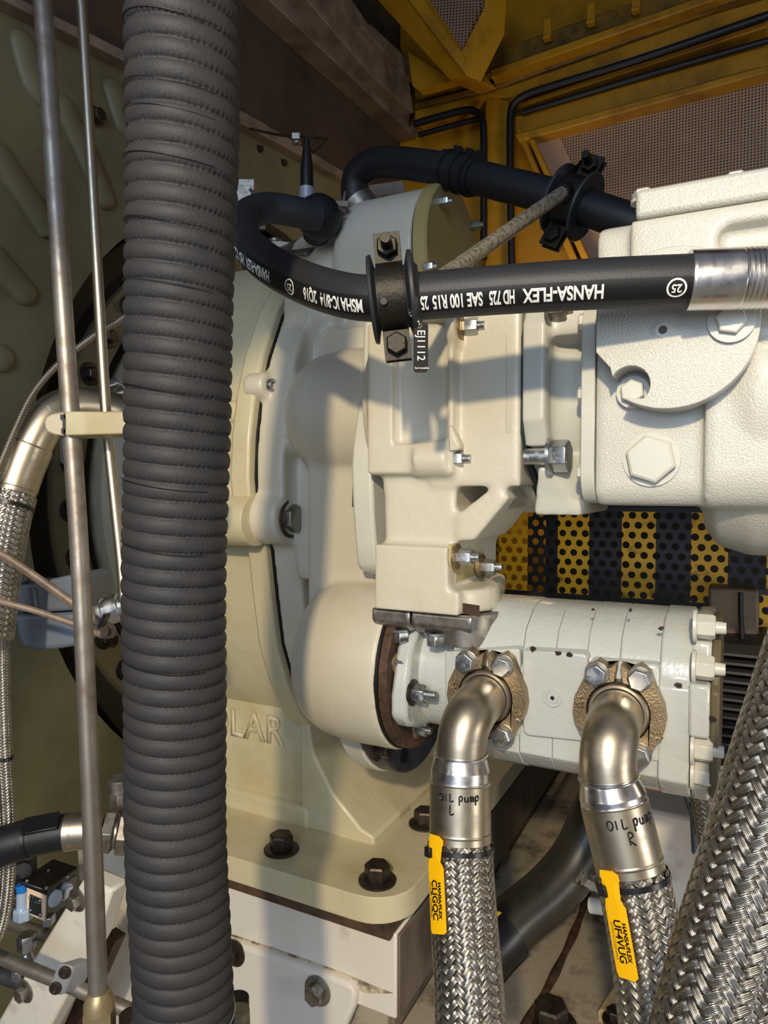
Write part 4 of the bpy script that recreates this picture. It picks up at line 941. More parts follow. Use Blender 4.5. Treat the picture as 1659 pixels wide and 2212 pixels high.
# printed band and lettering face down and forward
def band(q0, q1, d, half):
    bb = B(); n = int((q1 - q0) / 0.004); prev = None
    for i in range(n + 1):
        q = q0 + (q1 - q0) * i / n; th = hp.ang(q, d)
        row = [bb.bm.verts.new(hp.pt(q, th + half * (k / 5 - 1), Rh + 0.00025)) for k in range(11)]
        if prev:
            for k in range(10): bb.face([prev[k], prev[k + 1], row[k + 1], row[k]])
        prev = row
    return obj('print_band', bb, 'ribbon', t, 60)
dprint = -fw * 1.0 - zz * 0.62
band(qf, hp.L * 0.62, dprint, 0.42)
HX = [px_of(p_)[0] for p_ in hp.P]; IL = HX.index(min(HX))
def qat(px, py=0, d=0):
    for i in range(IL):
        if HX[i] >= px > HX[i + 1]: return hp.S[i] + (hp.S[i + 1] - hp.S[i]) * (HX[i] - px) / (HX[i] - HX[i + 1])
    return hp.S[IL]
def hprint(body, px0, px1, d, size=0.0150, off=0.00045):
    """upside-down print that begins at px0 and ends at px1 (to its left)"""
    q0 = qat(px0, 628, d); q1 = qat(px1, 640, d)
    bm = text_mesh(body, size, off, 'LEFT'); wid = max(v.co.x for v in bm.verts); sc = (q1 - q0) / wid
    for v in bm.verts:
        q = q0 + v.co.x * sc; th = hp.ang(q, dprint)
        pz, tt, u, vv = hp.f(q)
        # upside down: letter tops point down the hose
        s2 = hp.pt(q, th + 0.01, 1) - hp.pt(q, th, 1)
        sg = 1 if s2.z < 0 else -1
        v.co = hp.pt(q, th + sg * v.co.y / Rh, Rh + 0.0005)
    obj('print', bm, 'ink', t, 0, fixn=False)
hprint('HANSA-FLEX', 1303, 1132, 0.568)
hprint('HD 725', 1116, 1062, 0.575)
hprint('SAE 100 R15', 1048, 943, 0.585)
hprint('25 WP', 934, 888, 0.592)
hprint('MSHA IC-8/14', 806, 728, 0.606)
hprint('2Q16', 720, 693, 0.625)
hprint('HANSA-FLEX', 622, 572, 0.68, size=0.014)
hprint('HD 725', 568, 545, 0.74, size=0.014)
for px, py, d in ((1453, 628, 0.555), (664, 660, 0.63)):
    q = qat(px, py, d); th = hp.ang(q, dprint); bb = B(); nk = 28
    ro = [hp.pt(q + 0.0072 * math.cos(a), th + 0.0072 * math.sin(a) / Rh, Rh + 0.0005) for a in [2 * PI * k / nk for k in range(nk)]]
    ri = [hp.pt(q + 0.0058 * math.cos(a), th + 0.0058 * math.sin(a) / Rh, Rh + 0.0005) for a in [2 * PI * k / nk for k in range(nk)]]
    ro = [bb.bm.verts.new(v) for v in ro]; ri = [bb.bm.verts.new(v) for v in ri]
    for k in range(nk): bb.face([ro[k], ro[(k + 1) % nk], ri[(k + 1) % nk], ri[k]])
    obj('print_ring', bb, 'ink', t, 0, fixn=False)
    bm = text_mesh('25', 0.0085, 0.0002, 'CENTER')
    for v in bm.verts:
        s2 = hp.pt(q, th + 0.01, 1) - hp.pt(q, th, 1); sg = 1 if s2.z < 0 else -1
        v.co = hp.pt(q + v.co.x * 0.9, th + sg * v.co.y / Rh, Rh + 0.0005)
    obj('print', bm, 'ink', t, 0, fixn=False)

# plain black hose above
t = thing('return_hose', 'plain black rubber hose arching above the gearbox drum to the motor', 'hose', at(1000, 420, 0.95))
bp = Path(ats((785, 455, 1.04), (768, 425, 1.04), (772, 380, 1.03), (806, 354, 1.01), (860, 352, 0.985), (940, 362, 0.95), (1000, 376, 0.925), (1080, 396, 0.89), (1160, 416, 0.86), (1240, 440, 0.835), (1330, 470, 0.81), (1420, 500, 0.79)), n=30)
b = B(); b.tube(bp, 0.0212, 40, step=0.004); obj('rubber_cover', b, 'rubber_dk', t, 60)
def qb_(px, py, d): return bp.S[min(range(len(bp.P)), key=lambda i: (bp.P[i] - at(px, py, d)).length)]
q0 = qb_(955, 366, 0.943); q1 = qb_(1025, 384, 0.912)
b = B(); b.tube(bp, 0.0245, 40, q0, q1, step=0.004); obj('sleeve', b, 'rubber_dk', t, 40, bevel=0.001)
for px in (968, 990, 1012):
    q = qb_(px, 360 + (px - 940) * 0.27, 0.94 - (px - 968) * 0.0005); bb = B(); bb.tube(bp, 0.0262, 40, q, q + 0.004, step=0.004); th = bp.ang(q, zz)
    bb.obox(bp.pt(q + 0.002, th - 0.2, 0.028), bp.f(q)[1], zz, 0.005, 0.005, 0.006)
    tag(obj('cable_tie', bb, 'black', None, 40), {968: 'black cable tie on the hose sleeve, nearest the yellow door bay', 990: 'black cable tie in the middle of the sleeve on the plain black hose', 1012: 'black cable tie on the hose sleeve, nearest the rod clamp'}[px], 'cable tie', 'cable ties on the sleeve')
q = 0.004; b = B(); b.ring(bp.f(0.006)[0], bp.f(0.006)[1], 0.021, 0.026, -0.012, 0.012, 40)
b.obox(bp.f(0.006)[0] + V((-0.035, 0, -0.002)), (1, 0, 0), zz, 0.012, 0.006, 0.008); tag(obj('band_clamp', b, 'zinc_dull', None, bevel=0.001), 'steel band clamp on the lower end of the plain black hose', 'clamp')

# two hose clamps joined by a rod
T = thing('clamp_bracket', 'pair of steel hose clamps with rubber liners joined by a slanting threaded rod', 'bracket', at(850, 720, 0.6))
def clamp(o, axis, Rr, upv, side, sc=1.0):
    a, u, v = frame(axis, upv)
    b = B(); b.lathe(o, a, [(-0.0235 * sc, Rr + 0.0005), (-0.0235 * sc, Rr + 0.0045 * sc), (-0.021 * sc, Rr + 0.007 * sc), (-0.019 * sc, Rr + 0.0175 * sc), (-0.0155 * sc, Rr + 0.0175 * sc), (-0.0125 * sc, Rr + 0.006 * sc), (0.0125 * sc, Rr + 0.006 * sc), (0.015 * sc, Rr + 0.0175 * sc), (0.018 * sc, Rr + 0.0165 * sc), (0.017 * sc, Rr + 0.0005)], 56, closed=True)
    obj('rubber_liner', b, 'rubber', T, 40, bevel=0.0006)
    for sgn in (1, -1):      # two half straps, front and back
        b = B(); pts = []
        rr0, rr1 = Rr + 0.0065 * sc, Rr + 0.0095 * sc
        for k in range(25):
            th = math.radians(12 + 156 * k / 24); pts.append((math.cos(th), math.sin(th)))
        outer = [o + u * c * rr1 + v * s * rr1 * sgn for c, s in pts]; inner = [o + u * c * rr0 + v * s * rr0 * sgn for c, s in pts][::-1]
        e = 0.024 * sc
        top0 = o + u * (rr1 + e) + v * sgn * 0.0035 * sc; top1 = o + u * (rr1 + e) + v * sgn * 0.0065 * sc
        bot0 = o - u * (rr1 + e) + v * sgn * 0.0035 * sc; bot1 = o - u * (rr1 + e) + v * sgn * 0.0065 * sc
        poly = [top1] + outer + [bot1, bot0] + inner + [top0]
        b.prism([p - a * 0.011 * sc for p in poly], a * 0.022 * sc)
        bmesh.ops.triangulate(b.bm, faces=[f for f in b.bm.faces if len(f.verts) > 4])
        obj('strap_half', b, 'strap', T, 40, bevel=0.0008)
    for s2 in (1, -1):
        p = o + u * s2 * (Rr + 0.021 * sc)
        # nut in front, its stud sticking out
        bolt(p + v * side * 0.0065 * sc, v * side, 0.0165 * sc, T, 'strap', h=0.008 * sc, stud=0.016 * sc if s2 > 0 else 0, name='clamp_bolt')
    return a, u, v
q = qat(848, 643, 0.597); o1 = hp.f(q)[0]; a1 = hp.f(q)[1]
upv = (zz + rt * -0.02 - fw * 0.0)
aa, uu, vv = frame(a1, upv); sd = 1 if vv.dot(-fw) > 0 else -1
a1 = (-rt - zz * 0.14 + a1 * 0.4).normalized()
clamp(o1, a1, Rh, upv, sd)
bb = B(); ph = o1 + (vv * sd) * (Rh + 0.0094) - uu * 0.010; bb.cyl(ph - vv * sd * 0.002, ph + vv * sd * 0.0008, 0.0028, seg=16); obj('strap_hole', bb, 'seam', T)
q2 = qb_(1236, 440, 0.836); o2 = bp.f(q2)[0]; a2 = bp.f(q2)[1]; up2 = zz + rt * 0.28
aa2, uu2, vv2 = frame(a2, up2); sd2 = 1 if vv2.dot(-fw) > 0 else -1
clamp(o2, a2, 0.0212, up2, sd2, 1.08)
r0 = o1 - vv * sd * (Rh + 0.010); r1 = o2 + vv2 * sd2 * (0.0212 + 0.010)
b = B(); b.cyl(r0, r1, 0.0078, seg=24); obj('rod', b, 'rod', T, 60)
b = B(); dv = (r1 - r0).normalized(); b.cyl(r1 - dv * 0.012, r1, 0.0105, seg=24); obj('rod_boss', b, 'strap', T, 40, bevel=0.001)
# engraved plate on a wire
K = thing('name_tag', 'small black engraved plate hanging by a wire from the pressure hose clamp', 'tag', at(908, 800, 0.572))
dt = 0.568
cs = [(894, 702), (898, 697), (920, 697), (925, 702), (925, 799), (919, 804), (898, 804), (893, 799)]
b = B(); b.prism([at(x, y, dt) for x, y in cs], fw * 0.0015); tp = obj('plate', b, 'tag_black', K, 30)
text_flat('engraving', 'EJ1112', 0.0092, at(909, 746, dt - 0.0003), -zz, rt, 'ink', tp, sx=1.0)
text_flat('small_print', 'Serviceable', 0.0026, at(911, 795, dt - 0.0003), rt, up, 'ink', tp)
b = B(); b.lathe(at(906, 704, dt - 0.0002), -fw, [(0, 0.0025), (0.0004, 0.0025)], 20); obj('eyelet', b, 'seam', tp)
qw = qat(884, 640, 0.593)
wp = [hp.pt(qw + 0.0015 * math.sin(a), hp.ang(qw, zz) + a, Rh + 0.0007) for a in [2 * PI * k / 36 for k in range(37)]]
b = B(); b.tube(Path(wp, n=4), 0.0006, 6, step=0.002)
b.tube(Path([at(882, 668, 0.562), at(886, 680, 0.562), at(895, 690, 0.564), at(904, 696, 0.566), at(907, 703, dt - 0.001)]), lambda q: 0.0009 + 0.0004 * math.sin(q * 2400), 8, step=0.0006)
obj('wire', b, 'zinc', K)
# ================================================================== PIPES AND CABLES BY THE END PANEL
def pxpath(l, **k): return Path([at(*p) for p in l], **k)
t = thing('steel_pipe', 'long dull steel pipe standing beside the ribbed hose with a brass coloured nut', 'pipe', at(215, 2212, 0.62))
p = pxpath([(84, -60, 0.655), (92, 0, 0.655), (122, 440, 0.655), (151, 880, 0.655), (172, 1200, 0.65), (193, 1640, 0.64), (208, 2030, 0.63), (214, 2200, 0.625)])
b = B(); b.tube(p, 0.0085, 32, step=0.02); obj('tube', b, 'pipe', t, 60)
b = B(); e = at(214, 2150, 0.627); dd = (at(216, 2260, 0.625) - e).normalized()
b.hexa(e + dd * 0.012, dd, 0.0245, 0.06); b.lathe(e, dd, [(-0.004, 0.0095), (0.0, 0.0115), (0.006, 0.0135), (0.013, 0.0135), (0.013, 0.008)], 32); obj('union_nut', b, mat('brass_nut', (168, 152, 116), 0.4, metal=0.6), t, 30, bevel=0.001)
t = thing('thin_steel_tube', 'thin bright steel tube standing between the long pipe and the ribbed hose', 'tube', at(270, 1290, 0.66))
p = pxpath([(170, -60, 0.69), (176, 0, 0.69), (202, 440, 0.69), (228, 880, 0.685), (244, 1050, 0.68), (262, 1220, 0.675), (268, 1300, 0.67)])
b = B(); b.tube(p, 0.0052, 24, step=0.02); obj('tube', b, 'steel', t, 60)
# channel clamp over both
t = thing('pipe_clamp_rail', 'cream painted channel rail with a rounded end clamp across the two steel pipes', 'pipe clamp', at(180, 940, 0.64))
b = B(); c0 = at(210, 916, 0.652); X = (at(310, 917, 0.655) - at(140, 916, 0.648)).normalized()
b.prism([at(x, y, 0.640) for x, y in ((140, 888), (330, 889), (330, 936), (140, 941))], fw * 0.03); obj('channel', b, 'rail_paint', t, bevel=0.0015)
b = B(); b.prism([at(x, y, 0.642) for x, y in ((138, 889), (112, 893), (100, 899), (95, 910), (96, 925), (103, 934), (118, 940), (138, 942))], fw * 0.03); obj('end_cap', b, mat('clamp_cast', (176, 166, 140), 0.4, metal=0.2), t, bevel=0.003)
b = B(); b.prism([at(x, y, 0.6395) for x, y in ((130, 895), (137, 895), (138, 905), (141, 906), (141, 926), (137, 928), (137, 936), (132, 936), (132, 926), (135, 924), (135, 908), (130, 906))], fw * 0.004); obj('slot', b, 'seam', t)

# stainless elbow with braided hose
t = thing('elbow_hose', 'stainless elbow pipe with braided hose bending down beside the olive panel', 'hose', at(30, 1250, 0.8))
p = pxpath([(330, 905, 0.86), (262, 890, 0.85), (200, 876, 0.83), (150, 876, 0.815), (108, 900, 0.80), (78, 945, 0.79), (55, 995, 0.785), (35, 1050, 0.78), (15, 1120, 0.77), (-5, 1230, 0.76), (-25, 1380, 0.75)], n=30)
def qn(path, px, py, d): return path.S[min(range(len(path.P)), key=lambda i: (path.P[i] - at(px, py, d)).length)]
qa, qc = qn(p, 70, 962, 0.788), qn(p, 30, 1068, 0.778)
b = B(); b.tube(p, 0.0215, 40, 0, qa, step=0.004); obj('elbow', b, 'steel', t, 60)
b = B(); b.tube(p, lambda q: 0.0235 if qa + 0.001 < q < qc - 0.006 else 0.0228, 48, qa, qc, step=0.001); obj('ferrule', b, 'steel', t, 40)
b = B(); b.tube(p, 0.0218, 40, qn(p, 112, 898, 0.80), qn(p, 110, 899, 0.80) + 0.0006, step=0.0006); obj('lock_wire', b, 'zinc', t)
braid(p, 0.0238, qc, p.L, 24, t)
b = B(); b.tube(p, 0.0255, 40, qc + 0.012, qc + 0.0165, step=0.0045); tag(obj('cable_tie', b, 'black', None, 40), 'black cable tie round the braid below the stainless elbow', 'cable tie')
p = pxpath([(300, 655, 0.78), (262, 690, 0.78), (200, 728, 0.775), (125, 788, 0.77), (72, 850, 0.765), (34, 925, 0.76), (-2, 1010, 0.75), (-30, 1080, 0.75)], n=30)
b = B(); b.tube(p, lambda q: 0.0036 + 0.0005 * math.sin(q * 2 * PI / 0.0034), 12, step=0.00085); tag(obj('armoured_cable', b, 'armour', None, 80), 'thin armoured metal cable crossing behind the steel pipes', 'cable')

p = pxpath([(20, 1180, 0.80), (8, 1290, 0.79), (3, 1430, 0.78), (8, 1620, 0.775), (16, 1780, 0.77), (14, 1900, 0.77), (0, 1990, 0.77), (-30, 2060, 0.77)])
t = thing('slim_braided_hose', 'slim braided hose hanging down in front of the olive panel edge', 'hose', at(10, 2000, 0.77))
braid(p, 0.0085, 0, p.L, 16, t, amp=0.07)
b = B(); q = qn(p, 8, 1636, 0.775); b.tube(p, 0.0098, 20, q, q + 0.004, step=0.004); tag(obj('cable_tie', b, 'black', None, 40), 'black cable tie round the slim braided hose', 'cable tie')

# grey sensor housing
t = thing('sensor_housing', 'blue grey plastic sensor housing with lid and cable gland beside the steel pipe', 'sensor', at(95, 1410, 0.86))
b = B(); b.prism([at(x, y, 0.84) for x, y in ((22, 1262), (60, 1262), (158, 1240), (176, 1246), (176, 1318), (110, 1322), (28, 1324))], fw * 0.09); obj('lid', b, 'greyplastic', t, bevel=0.004, bseg=3)
b = B(); b.prism([at(x, y, 0.843) for x, y in ((28, 1327), (110, 1325), (176, 1321), (176, 1394), (130, 1402), (75, 1407), (45, 1398), (36, 1375))], fw * 0.08); obj('body', b, 'greyplastic', t, bevel=0.006, bseg=3)
b = B(); b.prism([at(x, y, 0.836) for x, y in ((66, 1268), (74, 1270), (80, 1318), (72, 1318))], fw * 0.01); b.prism([at(x, y, 0.836) for x, y in ((28, 1246), (38, 1244), (40, 1262), (30, 1264))], fw * 0.03); obj('lid_rib', b, 'greyplastic', t, bevel=0.002)
b = B(); b.cyl(at(34, 1342, 0.86), at(8, 1338, 0.86), 0.011, 0.010, 24); b.hexa(at(24, 1340, 0.86), -rt, 0.026, 0.006); obj('cable_gland', b, mat('pale_gland', (190, 194, 200), 0.4), t, 30)
b = B(); b.cyl(at(170, 1350, 0.86), at(240, 1325, 0.84), 0.014, 0.012, 24); obj('spout', b, 'greyplastic', t, 40)
t = thing('cable_connector', 'silver ribbed cable connector between the sensor housing and the ribbed hose', 'connector', at(240, 1345, 0.8))
b = B(); o = at(216, 1326, 0.80); ax = (at(275, 1306, 0.80) - o).normalized(); b.lathe(o, ax, [(0, 0.010), (0, 0.015), (0.003, 0.0165), (0.007, 0.0165), (0.008, 0.0145), (0.012, 0.0145), (0.013, 0.0165), (0.026, 0.0165), (0.027, 0.013), (0.04, 0.013)], 40); obj('coupling_nut', b, 'zinc', t, 30)
b = B(); b.lathe(o - ax * 0.016, ax, [(0, 0.008), (0.004, 0.011), (0.018, 0.012)], 30); obj('strain_relief', b, 'cable', t, 40)
def cable(px, r, label, m='cable', name='cable'):
    p = pxpath(px); b = B(); b.tube(p, r, 14, step=0.005); return tag(obj(name, b, m, None, 70), label, 'cable')
cable([(-30, 1180, 0.70), (10, 1200, 0.70), (65, 1236, 0.70), (130, 1282, 0.70), (180, 1318, 0.70), (215, 1345, 0.705), (228, 1362, 0.71), (222, 1370, 0.715), (205, 1366, 0.72)], 0.0036, 'brown cable looping back under the silver connector, outer of the pair')
cable([(-30, 1188, 0.708), (12, 1206, 0.708), (70, 1244, 0.708), (135, 1291, 0.708), (185, 1326, 0.708), (225, 1346, 0.712), (244, 1358, 0.718), (240, 1372, 0.722), (215, 1372, 0.726)], 0.0034, 'brown cable running beside the looped one, inner of the pair')
cable([(-30, 1292, 0.74), (20, 1304, 0.74), (85, 1322, 0.745), (150, 1344, 0.75), (200, 1362, 0.75)], 0.0036, 'single brown cable crossing in front of the grey sensor housing')
p = at(225, 1340, 0.70); b = B(); b.obox(p, rt + up * -0.5, fw, 0.002, 0.007, 0.007); tag(obj('cable_tie', b, 'black', None, bevel=0.001), 'black cable tie holding the brown cable loop', 'cable tie')
b = B(); b.prism([at(x, y, 0.9) for x, y in ((130, 945), (141, 945), (143, 1005), (130, 998))], fw * 0.01); tag(obj('warning_strip', b, 'black'), 'narrow black strip under the pipe clamp rail', 'strip')
b = B(); o = at(256, 850, 0.88); b.hexa(o, rt * 0.6 + up * -0.5 - fw * 0.5, 0.02, 0.014); b.hexa(o - (rt * 0.6 + up * -0.5 - fw * 0.5) * 0.02, rt * 0.6 + up * -0.5 - fw * 0.5, 0.023, 0.012); tag(obj('hex_fitting', b, 'zinc', None, 30, bevel=0.001), 'small shiny hexagon fitting behind the thin steel tube', 'fitting')

# black hose at the lower left with crimped end
t = thing('black_crimped_hose', 'black hose with a crimped steel end and hexagon nuts low beside the pipe', 'hose', at(100, 1850, 0.76))
p = pxpath([(-60, 1848, 0.75), (0, 1828, 0.75), (60, 1812, 0.755), (120, 1800, 0.76), (180, 1794, 0.765), (235, 1796, 0.77), (300, 1800, 0.775)])
qa, qc = qn(p, 143, 1798, 0.762), qn(p, 222, 1795, 0.77)
b = B(); b.tube(p, lambda q: 0.0190 if q > qn(p, 65, 1811, 0.755) else 0.0205, 40, 0, qa, step=0.002); obj('rubber_cover', b, 'rubber_dk', t, 40)
b = B(); b.tube(p, lambda q: 0.0195 + (0.0006 if q < qa + 0.006 else 0), 40, qa, qc, step=0.002); obj('ferrule', b, 'steel', t, 40)
pq, tq, uq, vq = p.f(qc); b = B(); b.hexa(pq + tq * 0.002, tq, 0.041, 0.012, rot=0.2); b.lathe(pq + tq * 0.013, tq, [(0, 0.017), (0.004, 0.017)], 30); b.hexa(pq + tq * 0.018, tq, 0.041, 0.016, rot=0.4); obj('hex_nut', b, 'zinc_dull', t, 30, bevel=0.001)
q = qn(p, 62, 1811, 0.755); b = B(); b.tube(p, 0.0215, 32, q - 0.002, q + 0.001, step=0.003); b.tube(p, 0.0215, 32, 0.028, 0.031, step=0.003); obj('tie', b, 'black', t, 40)
q = qn(p, 100, 1803, 0.758); b = B(); pw = p.pt(q, p.ang(q, zz - fw * 0.6), 0.021); b.obox(pw, p.f(q)[1], zz - fw * 0.6, 0.018, 0.0015, 0.010); obj('tape_flag', b, 'black', t, 30, bevel=0.0006)
b = B(); o = at(262, 1745, 0.80); b.hexa(o, zz, 0.022, 0.02); b.cyl(o + zz * 0.02, o + zz * 0.035, 0.014, 0.014); tag(obj('pipe_plug', b, 'zinc_dull', None, 30, bevel=0.001), 'hexagon plug above the nuts of the crimped black hose', 'plug')

# valve block and pipes
t = thing('valve_block', 'beige and black valve block with a black label and blue fitting by the diagonal strut', 'valve', at(105, 2005, 0.95))
d0 = 0.90
b = B(); fpts = [at(x, y, d0) for x, y in ((52, 1912), (101, 1934), (99, 1990), (60, 1972))]; b.prism(fpts, fw * 0.002 + (at(165, 1890, 1.0) - at(101, 1934, d0))); obj('body', b, mat('valve_side', (90, 92, 98), 0.4), t, bevel=0.002)
b = B(); b.prism([q - fw * 0.002 for q in fpts], fw * 0.003); obj('front_plate', b, 'beige', t, bevel=0.001)
b = B(); tpts = [at(x, y, d0 - 0.004) for x, y in ((42, 1902), (102, 1922), (102, 1936), (44, 1914))]; b.prism(tpts, (at(168, 1875, 1.0) - at(102, 1925, d0))); obj('cover', b, 'black', t, bevel=0.002)
b = B(); b.prism([at(x, y, d0 - 0.004) for x, y in ((64, 1933), (88, 1943), (88, 1982), (62, 1972))], fw * 0.002); lb = obj('label_plate', b, mat('label_black', (28, 32, 34), 0.4, rgb2=(150, 160, 165), nscale=160, lo=0.6, hi=0.64), t)
for x, y in ((64, 1938), (86, 1946), (66, 1966), (86, 1976)):
    b = B(); b.ball(at(x, y, d0 - 0.005), 0.0016, seg=8); obj('label_screw', b, 'zinc', lb)
for x, y, dd in ((104, 1882, 0.95), (145, 1896, 0.95), (58, 1904, 0.893), (100, 1919, 0.893)):
    b = B(); b.ball(at(x, y - 1, dd), 0.0022, seg=8); obj('cover_screw', b, 'zinc', t)
b = B(); b.lathe(at(114, 1939, 0.915), rt * 0.8 - fw * 0.5, [(0, 0.0105), (0.005, 0.0105), (0.006, 0.009), (0.006, 0)], 24); b.lathe(at(136, 1924, 0.945), rt * 0.8 - fw * 0.5, [(0, 0.011), (0.007, 0.011), (0.009, 0.008), (0.014, 0.008), (0.014, 0)], 24); obj('port_plug', b, mat('pale_plug', (196, 206, 222), 0.35), t, 40)
b = B(); b.cyl(at(49, 1925, 0.90), at(46, 1910, 0.90), 0.0075, seg=20); obj('blue_ring', b, 'blue', t)
b = B(); b.cyl(at(48, 1962, 0.90), at(49, 1925, 0.90), 0.0072, seg=20); b.hexa(at(50, 1984, 0.90), zz, 0.02, 0.014); obj('push_fitting', b, mat('pale_fitting', (178, 200, 224), 0.3, metal=0.3), t, 30)
b = B(); b.prism([at(x, y, 0.9) for x, y in ((91, 1986), (109, 1984), (109, 2004), (91, 2004))], fw * 0.015); obj('foot', b, 'zinc', t, bevel=0.001)
b = B(); b.cyl(at(48, 1885, 0.91), at(30, 1872, 0.95), 0.012, seg=20); b.obox(at(52, 1888, 0.93), rt, zz, 0.012, 0.02, 0.012); tag(obj('plug_connector', b, 'black', None, bevel=0.002), 'black plug connector behind the valve block', 'connector')
def pipe_(px, r, label, m='pipe'):
    p = pxpath(px, straight=True); b = B(); b.tube(p, r, 24, step=0.03); return tag(obj('hydraulic_pipe', b, m, None, 60), label, 'pipe')
pipe_([(-40, 1970, 0.98), (105, 2022, 0.93)], 0.0085, 'grey pipe under the valve block ending at the strut')
pipe_([(-40, 2050, 0.82), (70, 2096, 0.795), (140, 2124, 0.78), (290, 2188, 0.76)], 0.0078, 'grey pipe held by the small block clamp on the strut')
pipe_([(-40, 2092, 0.98), (80, 2136, 0.95)], 0.0095, 'dark shiny pipe below the clamped one, behind the strut', 'dkmetal')
pipe_([(-40, 1925, 1.02), (70, 1948, 1.0)], 0.007, 'bright pipe behind the valve block, upper of the close pair', 'zinc')
pipe_([(-40, 1952, 1.02), (70, 1974, 1.0)], 0.007, 'bright pipe behind the valve block, lower of the close pair', 'zinc')
b = B(); o = at(57, 2018, 0.92); b.hexa(o - zz * 0.02, zz, 0.021, 0.02); b.lathe(o - zz * 0.045, zz, [(0, 0.006), (0.01, 0.010), (0.02, 0.006), (0.026, 0.008)], 20); b.hexa(o - zz * 0.052 - rt * 0.016, rt, 0.02, 0.012); tag(obj('pipe_union', b, 'zinc', None, 30, bevel=0.001), 'small shiny pipe union under the valve block', 'fitting')
t = thing('block_clamp', 'grey two screw block clamp holding the pipe on the strut', 'pipe clamp', at(140, 2165, 0.77))
cl = [(124, 2084), (130, 2081), (156, 2087), (158, 2096), (137, 2146), (130, 2151), (108, 2142), (103, 2132)]
b = B(); b.prism([at(x, y, 0.758) for x, y in cl], fw * 0.020 + rt * 0.014 - up * 0.006); obj('block', b, mat('clamp_grey', (150, 152, 156), 0.45, metal=0.3), t, bevel=0.002)
for x, y in ((141, 2099), (121, 2133)): bolt(at(x, y, 0.758), -fw, 0.012, t, 'bolt_dark', socket=True, h=0.003)

# ================================================================== BEHIND THE DRUM
t = thing('bracket_plate', 'flat steel bracket plate with a hole behind the gearbox drum', 'bracket', at(660, 540, 1.15))
b = B(); b.prism([at(575, 545, 1.12), at(730, 498, 1.12), at(728, 520, 1.02), at(660, 553, 1.0), at(600, 552, 1.04)], V((0, 0, 0.006))); obj('plate', b, 'zinc_dull', t, bevel=0.001)
b = B(); o = at(676, 533, 1.06); b.cyl(o + V((0, 0, -0.005)), o + V((0, 0, 0.004)), 0.010, seg=24); obj('hole', b, 'seam', t)
t = thing('breather_can', 'pale cylindrical breather can with a cap under the bracket plate', 'breather', at(605, 600, 1.12))
o = at(606, 600, 1.12); b = B(); b.lathe(o, zz, [(0, 0.027), (0.045, 0.027), (0.05, 0.024), (0.05, 0)], 40); obj('can', b, 'cream', t, 40)
b = B(); o = at(594, 545, 1.12); b.lathe(o, zz, [(0, 0.013), (0.014, 0.012), (0.016, 0.010), (0.02, 0.010), (0.022, 0)], 28); obj('cap', b, 'zinc_dull', t, 40)
t = thing('small_valve', 'small grey needle valve inside the loop of the pressure hose', 'valve', at(555, 560, 1.05))
o = at(554, 556, 1.05); b = B(); b.lathe(o, zz, [(0, 0.008), (0.012, 0.012), (0.032, 0.012), (0.036, 0.006), (0.044, 0.005), (0.044, 0)], 24); obj('body', b, 'zinc_dull', t, 40)
b = B(); b.obox(o + zz * 0.044, rt, zz, 0.014, 0.003, 0.004); obj('lever', b, 'bolt_dark', t)
t = thing('tee_fitting', 'black elbow fitting where the pressure hose ends behind the drum', 'fitting', at(690, 500, 1.0))
b = B(); b.ball(at(690, 470, 0.95), 0.031, sc=(1, 1, 1.0), seg=24); b.cyl(at(690, 470, 0.95), at(682, 512, 0.98), 0.022, 0.018); obj('body', b, 'rubber_dk', t, 60)
b = B(); b.cyl(at(672, 512, 1.0), at(674, 498, 1.0), 0.012); obj('outlet', b, 'zinc_dull', t, 40)
t = thing('probe', 'probe with a black cable boot on a pale collar above the pressure hose', 'sensor', at(664, 430, 1.1))
o = at(663, 430, 1.02); b = B(); b.lathe(o, zz, [(0, 0.011), (0.016, 0.011), (0.016, 0.0085)], 24); b.lathe(o - zz * 0.008, zz, [(0, 0.02), (0.006, 0.018)], 24); obj('collar', b, mat('pale_collar', (150, 156, 168), 0.45, metal=0.3), t, 40)
b = B(); b.lathe(o + zz * 0.016, zz, [(0, 0.010), (0.03, 0.0095), (0.055, 0.006), (0.07, 0.0045)], 24); obj('boot', b, 'black', t, 40)
b = B(); b.tube(Path([o + zz * 0.08, at(676, 330, 1.03), at(700, 308, 1.05), at(704, 300, 1.06), at(650, 296, 1.1), at(600, 291, 1.14), at(540, 278, 1.2)]), 0.0022, 8, step=0.01); obj('lead', b, 'bolt_dark', t)
b = B(); o = at(640, 297, 1.1); b.obox(o, rt, zz, 0.006, 0.0045, 0.006); b.ball(o - zz * 0.008, 0.006, sc=(1.3, 1, .7)); tag(obj('cable_clip', b, 'zinc_dull', None), 'small bright clip on the probe lead against the brown wall', 'clip')
t = thing('terminal_clamp', 'cluster of brown metal terminal clamps between the hose end and the drum', 'clamp', at(700, 510, 0.98))
b = B(); b.prism([at(x, y, 0.93) for x, y in ((690, 462), (706, 462), (702, 490), (694, 492), (686, 486))], fw * 0.01); obj('tongue', b, 'rust', t, bevel=0.001)
for x, y in ((712, 466), (727, 456)):
    o = bolt(at(x, y, 0.95), -zz, 0.012, t, 'zinc_dull', h=0.010, stud=0.008, wash=0.012, name='terminal_bolt')
b = B(); b.obox(at(728, 446, 0.96), rt, zz, 0.016, 0.004, 0.01); b.tube(Path([at(740, 444, .96), at(744, 425, .97), at(745, 415, .98)]), 0.002, 8); obj('lug', b, 'grey_beam', t, bevel=0.001)
b = B(); b.tube(Path([at(708, 470, .94), at(710, 490, .94), at(700, 505, .96)]), 0.002, 8); obj('jumper_wire', b, 'seam', t)
t = thing('wall_connector', 'small pale cable connector on the wall beside the ribbed hose', 'connector', at(530, 420, 1.2))
